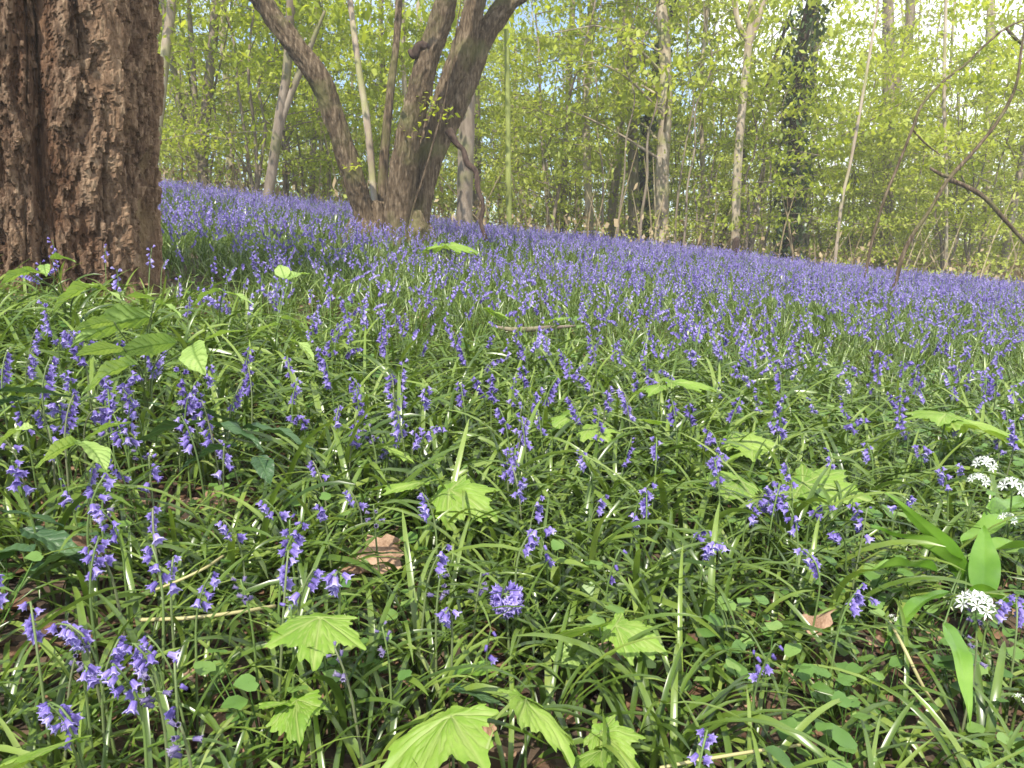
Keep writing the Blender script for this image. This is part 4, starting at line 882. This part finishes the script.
def bluebell_proto(kind, h, nb, frac, fine=True):
    C, B, phi = spike_layout(h, nb, frac, kind)
    root = empty('bluebell', (0, 0, -50), 'bluebell', 'bluebell'); ch = []
    sm = MB(); stem_arr(sm, C, .0026 if kind != 'globe' else .0032, 6 if fine else 4, B, tint=rng.uniform(.35, .75)); ch.append(link('stem', sm.mesh('stem', M['stalk']), root))
    if fine:
        ch.append(link('leaf_rosette', ROS[int(rng.integers(8))], root))
        for i, (p, q, ax, sc) in enumerate(B):
            m = Matrix(rot_to(ax, rng.uniform(0, 6)).tolist()).to_4x4() @ Matrix.Diagonal((sc, sc, sc, 1)); m.translation = Vector(q)
            me = FADED if kind == 'bud' else BUD if (kind in ('straight', 'thin') and i >= nb - 2) else BELLS[int(rng.integers(4))]
            ch.append(link('flower', me, root, m))
    else:
        mb = MB(); bv, bq, bt, bn = bell_arr(2, .020, .8, .05)
        for p, q, ax, sc in B: mb.add((bv * sc) @ rot_to(ax, 0).T + q, bq, bt, tint=np.clip(bn + rng.normal(0, .12), 0, 1))
        ch.append(link('flower_spike', mb.mesh('flower_spike', M['fadedpetal' if kind == 'bud' else 'petal']), root))
    kids[root.name] = ch
    top = C[-1] * .35 + np.mean([b[1] for b in B], axis=0) * .65
    return root, top
FINE = {k: [bluebell_proto(k, h, nb, fr) for h, nb, fr in v] for k, v in {
    'hook': [(.27, 6, .22), (.25, 6, .20), (.29, 8, .25)], 'nod': [(.26, 6, .19), (.24, 5, .17), (.28, 7, .21)], 'straight': [(.25, 6, .22), (.27, 7, .24), (.23, 6, .20)],
    'thin': [(.24, 4, .24), (.22, 3, .24)], 'bud': [(.23, 6, .20), (.25, 7, .18)], 'globe': [(.17, 34, .1)]}.items()}
COARSE = {k: [bluebell_proto(k, h, nb, fr, False) for h, nb, fr in v] for k, v in {'hook': [(.30, 8, .24), (.28, 7, .22)], 'nod': [(.29, 8, .22), (.31, 9, .24)], 'straight': [(.28, 8, .26), (.3, 9, .26)], 'bud': [(.27, 7, .22)]}.items()}
USED = set(); ALL = []
def put_bluebell(px_, py_, kind, fine=True, scale=1.0):
    scale = scale * ((.93 if py_ < 600 else .84) if fine else .98)
    src, top = (FINE if fine else COARSE)[kind][int(rng.integers(len((FINE if fine else COARSE)[kind])))]
    rz = rng.uniform(0, 6.28); c, s = math.cos(rz), math.sin(rz); off = np.array([top[0] * c - top[1] * s, top[0] * s + top[1] * c]) * scale
    p = hit(px_, py_, top[2] * scale); x, y = p[0] - off[0], p[1] - off[1]
    if math.hypot(x - BIG[0], y - BIG[1]) < .75: return
    if src.name not in USED: o = src; USED.add(src.name)
    else: o = copy_tree(src)
    o.location = (float(x), float(y), float(G(x, y))); o.rotation_euler = (rng.normal(0, .06), rng.normal(0, .06), rz); o.scale = (scale,) * 3
    ALL.append((o, px_, py_, kind, fine))
near = '768,492,n 778,500,n 786,490,s 760,508,n 709,438,n 713,448,s 719,466,n 512,462,s 506,452,n 519,470,n 640,497,n 1014,610,n 856,598,n 118,648,n 128,660,n 78,634,n 92,690,n 42,722,n 90,516,n 99,549,n 129,561,n 73,626,h 124,650,h 160,645,n 86,680,h 45,712,h 30,613,n 5,570,n 208,598,n 172,564,n 165,514,n 108,485,n 225,530,n 270,562,n 318,576,n 322,584,h 280,617,s 170,679,t 292,541,n 324,508,n 243,586,b 62,660,b 142,690,b 170,740,b 345,497,n 417,506,n 441,618,h 499,641,t 546,548,t 552,508,n 612,562,t 634,513,n 649,495,n 524,487,n 380,637,b 443,583,b 477,577,b 347,652,b 716,460,h 705,430,h 772,490,n 764,500,h 782,496,h 776,512,n 795,553,h 840,528,h 859,592,h 762,655,t 766,668,t 716,756,n 829,453,s 874,508,n 928,446,h 949,472,n 1018,606,h 962,654,b 970,610,b 908,502,n 898,423,n 909,425,s 954,427,n 1008,413,n 1000,442,n 788,470,n 819,401,s 841,403,s 775,425,n 724,386,s 650,443,n 619,447,s 582,454,n 509,457,h 516,452,n 502,462,s 523,425,s 540,416,s 502,413,n 372,430,b 420,437,n 181,401,h 129,371,s 130,411,b 64,379,n 95,388,n 12,413,s 32,416,n 227,437,n 220,457,s 156,467,s 124,457,s 36,469,n 98,471,n 317,464,n 333,411,n 5,437,n 300,359,n'
KM = {'n': 'nod', 'h': 'hook', 's': 'straight', 't': 'thin', 'b': 'bud'}
put_bluebell(517, 600, 'globe', True, 1.12)
for w in near.split():
    a, b, c = w.split(','); put_bluebell(int(a), int(b), KM[c], True, rng.uniform(.9, 1.08))
mid = '420,391 398,403 367,379 438,300 469,310 345,310 450,332 499,364 516,369 518,389 548,386 574,376 469,386 629,316 621,342 601,325 594,338 873,357 927,382 851,365 810,345 795,332 726,335 753,347 903,365 41,313 68,338 83,338 37,355 157,256 180,284 186,301 222,306 276,257 323,340 255,258 262,262 120,345 196,380 240,372 352,352 380,340 405,322 520,345 545,330 560,352 650,330 672,345 690,352 705,322 740,360 770,372 660,372 610,392 632,400 690,410 860,330 880,320 900,305 912,312 930,300 950,330 975,310 1000,335 1012,350 960,370 990,385 940,345 830,310 780,300'
for w in mid.split():
    a, b = map(int, w.split(',')); put_bluebell(a, b, ['hook', 'nod', 'straight', 'nod'][len(ALL) % 4], False, rng.uniform(.9, 1.1))
n_named = len(ALL); tries = 0
while len(ALL) < 300 and tries < 4000:
    tries += 1; b = rng.uniform(290, 560); a = rng.uniform(2, 1022); fine = b > 430
    if b > 430 and rng.random() < .86: continue
    if a < 165 and b < 320: continue
    put_bluebell(a, b, ['hook', 'nod', 'straight', 'nod', 'bud' if fine and rng.random() < .5 else 'nod'][int(rng.integers(5))], fine, rng.uniform(.85, 1.08))
for dct in (FINE, COARSE):                       # patterns that were never placed
    for lst in dct.values():
        for src, _t in lst:
            if src.name not in USED:
                for ch in kids[src.name]: bpy.data.objects.remove(ch)
                bpy.data.objects.remove(src)
def name_bluebells():
    LAND.append((517, 600, 'the round bluebell head'))
    g = 'bluebells standing out of the drift'; ords = ['closest', 'second closest', 'third closest', 'fourth closest', 'fifth closest', 'sixth closest', 'seventh closest', 'eighth closest', 'ninth closest', 'tenth closest', 'eleventh closest', 'twelfth closest']
    cells = {}
    for i, (o, a, b, k, fine) in enumerate(ALL):
        o['group'] = g
        if i == 0: o['label'] = 'dense round violet bluebell head seen from above at lower centre'; continue
        if i >= n_named or b < 400:
            zone = 'by the massive rough trunk' if a < 330 else 'before the coppiced tree' if a < 600 else 'before the tan and ivy clad trunks' if a < 830 else 'before the leaning saplings'
            o['label'] = ('slim violet bluebell in the thick of the drift ' if b < 400 else 'small violet bluebell scattered between the closer flowers ') + zone
            o['group'] = g + ' ' + zone
            continue
        j = min(range(len(LAND)), key=lambda q: (LAND[q][0] - a) ** 2 + (LAND[q][1] - b) ** 2); dx, dy = a - LAND[j][0], b - LAND[j][1]
        d = 'right of' if dx > abs(dy) else 'left of' if -dx > abs(dy) else 'below' if dy > 0 else 'above'
        cells.setdefault((j, d), []).append((math.hypot(dx, dy), i))
    for (j, d), lst in cells.items():
        for q, (_, i) in enumerate(sorted(lst)):
            o, a, b, k, fine = ALL[i]; o['label'] = f"{LOOK[k]} bluebell, {ords[min(q, 11)]} one {d} {LAND[j][2]}"
name_bluebells()

# ------------------------------------------------------------------ the pale air between the trees
def haze():
    mb = MB(); x, y0, y1, z0, z1 = 232, -36, 268, -16.0, 21.0
    V = [(-x, y0, z0), (x, y0, z0), (x, y1, z0), (-x, y1, z0), (-x, y0, z1), (x, y0, z1), (x, y1, z1), (-x, y1, z1)]
    mb.add(V, [[0, 3, 2, 1], [4, 5, 6, 7], [0, 1, 5, 4], [1, 2, 6, 5], [2, 3, 7, 6], [3, 0, 4, 7]])
    m, nt, out = mat('pale_air'); v = N(nt, 'ShaderNodeVolumePrincipled'); v.inputs['Color'].default_value = (.95, .96, .90, 1); v.inputs['Density'].default_value = HAZE; v.inputs['Anisotropy'].default_value = .2
    nt.links.new(v.outputs[0], out.inputs['Volume'])
    tag(link('haze', mb.mesh('haze', m, smooth=False)), 'thin pale haze softening the far trees', 'haze', kind='stuff')
HAZE = .0034
haze()
# ------------------------------------------------------------------ light, sky, camera
SUN_EL, SUN_AZ = 53.0, -157.0                    # azimuth clockwise from straight ahead
w = bpy.data.worlds.new('World'); S.world = w; w.use_nodes = True; nt = w.node_tree; L = nt.links.new
bg = nt.nodes['Background']
sky = N(nt, 'ShaderNodeTexSky', sky_type='NISHITA', sun_disc=False, sun_elevation=R(SUN_EL), sun_rotation=R(SUN_AZ), air_density=.9, dust_density=.1, ozone_density=3.0, altitude=2500)
tc = N(nt, 'ShaderNodeTexCoord'); no = N(nt, 'ShaderNodeTexNoise', i_Scale=2.2, i_Detail=6.0, i_Roughness=.55); L(tc.outputs['Generated'], no.inputs['Vector'])
rp = ramp_node(nt, [(.46, (0, 0, 0)), (.60, (1, 1, 1))]); sx = N(nt, 'ShaderNodeSeparateXYZ'); L(tc.outputs['Generated'], sx.inputs[0]); mad = N(nt, 'ShaderNodeMath', operation='MULTIPLY_ADD', i_1=.22); L(sx.outputs[0], mad.inputs[0]); L(no.outputs['Fac'], mad.inputs[2]); L(mad.outputs[0], rp.inputs[0])
mx = N(nt, 'ShaderNodeMix', data_type='RGBA'); mx.inputs[7].default_value = (7.5, 7.8, 8.2, 1); L(rp.outputs[0], mx.inputs[0]); L(sky.outputs[0], mx.inputs[6]); L(mx.outputs[2], bg.inputs[0])
bg.inputs[1].default_value = .15
sl = bpy.data.lights.new('sun', 'SUN'); sl.energy = 4.2; sl.angle = R(.6); sl.color = (1, .94, .82); so = link('sun', sl)
d = Vector((math.sin(R(SUN_AZ)) * math.cos(R(SUN_EL)), math.cos(R(SUN_AZ)) * math.cos(R(SUN_EL)), math.sin(R(SUN_EL)))); so.rotation_euler = d.to_track_quat('Z', 'Y').to_euler()
so.location = (-6, -8, 12)
cam = bpy.data.cameras.new('camera'); cam.sensor_width = 36; cam.lens = F / 1024 * 36; cam.clip_start = .02; cam.clip_end = 1500
co = link('camera', cam); co.location = tuple(EYE); co.rotation_euler = (math.pi / 2 - PITCH, 0, 0); S.camera = co
vs = S.view_settings; vs.view_transform = 'Standard'; vs.look = 'None'; vs.exposure = 1.1; vs.gamma = 1; vs.use_curve_mapping = False
cy = S.cycles; cy.max_bounces = 8; cy.diffuse_bounces = 3; cy.glossy_bounces = 2; cy.transmission_bounces = 4; cy.transparent_max_bounces = 4; cy.use_denoising = True; cy.filter_width = 1.6
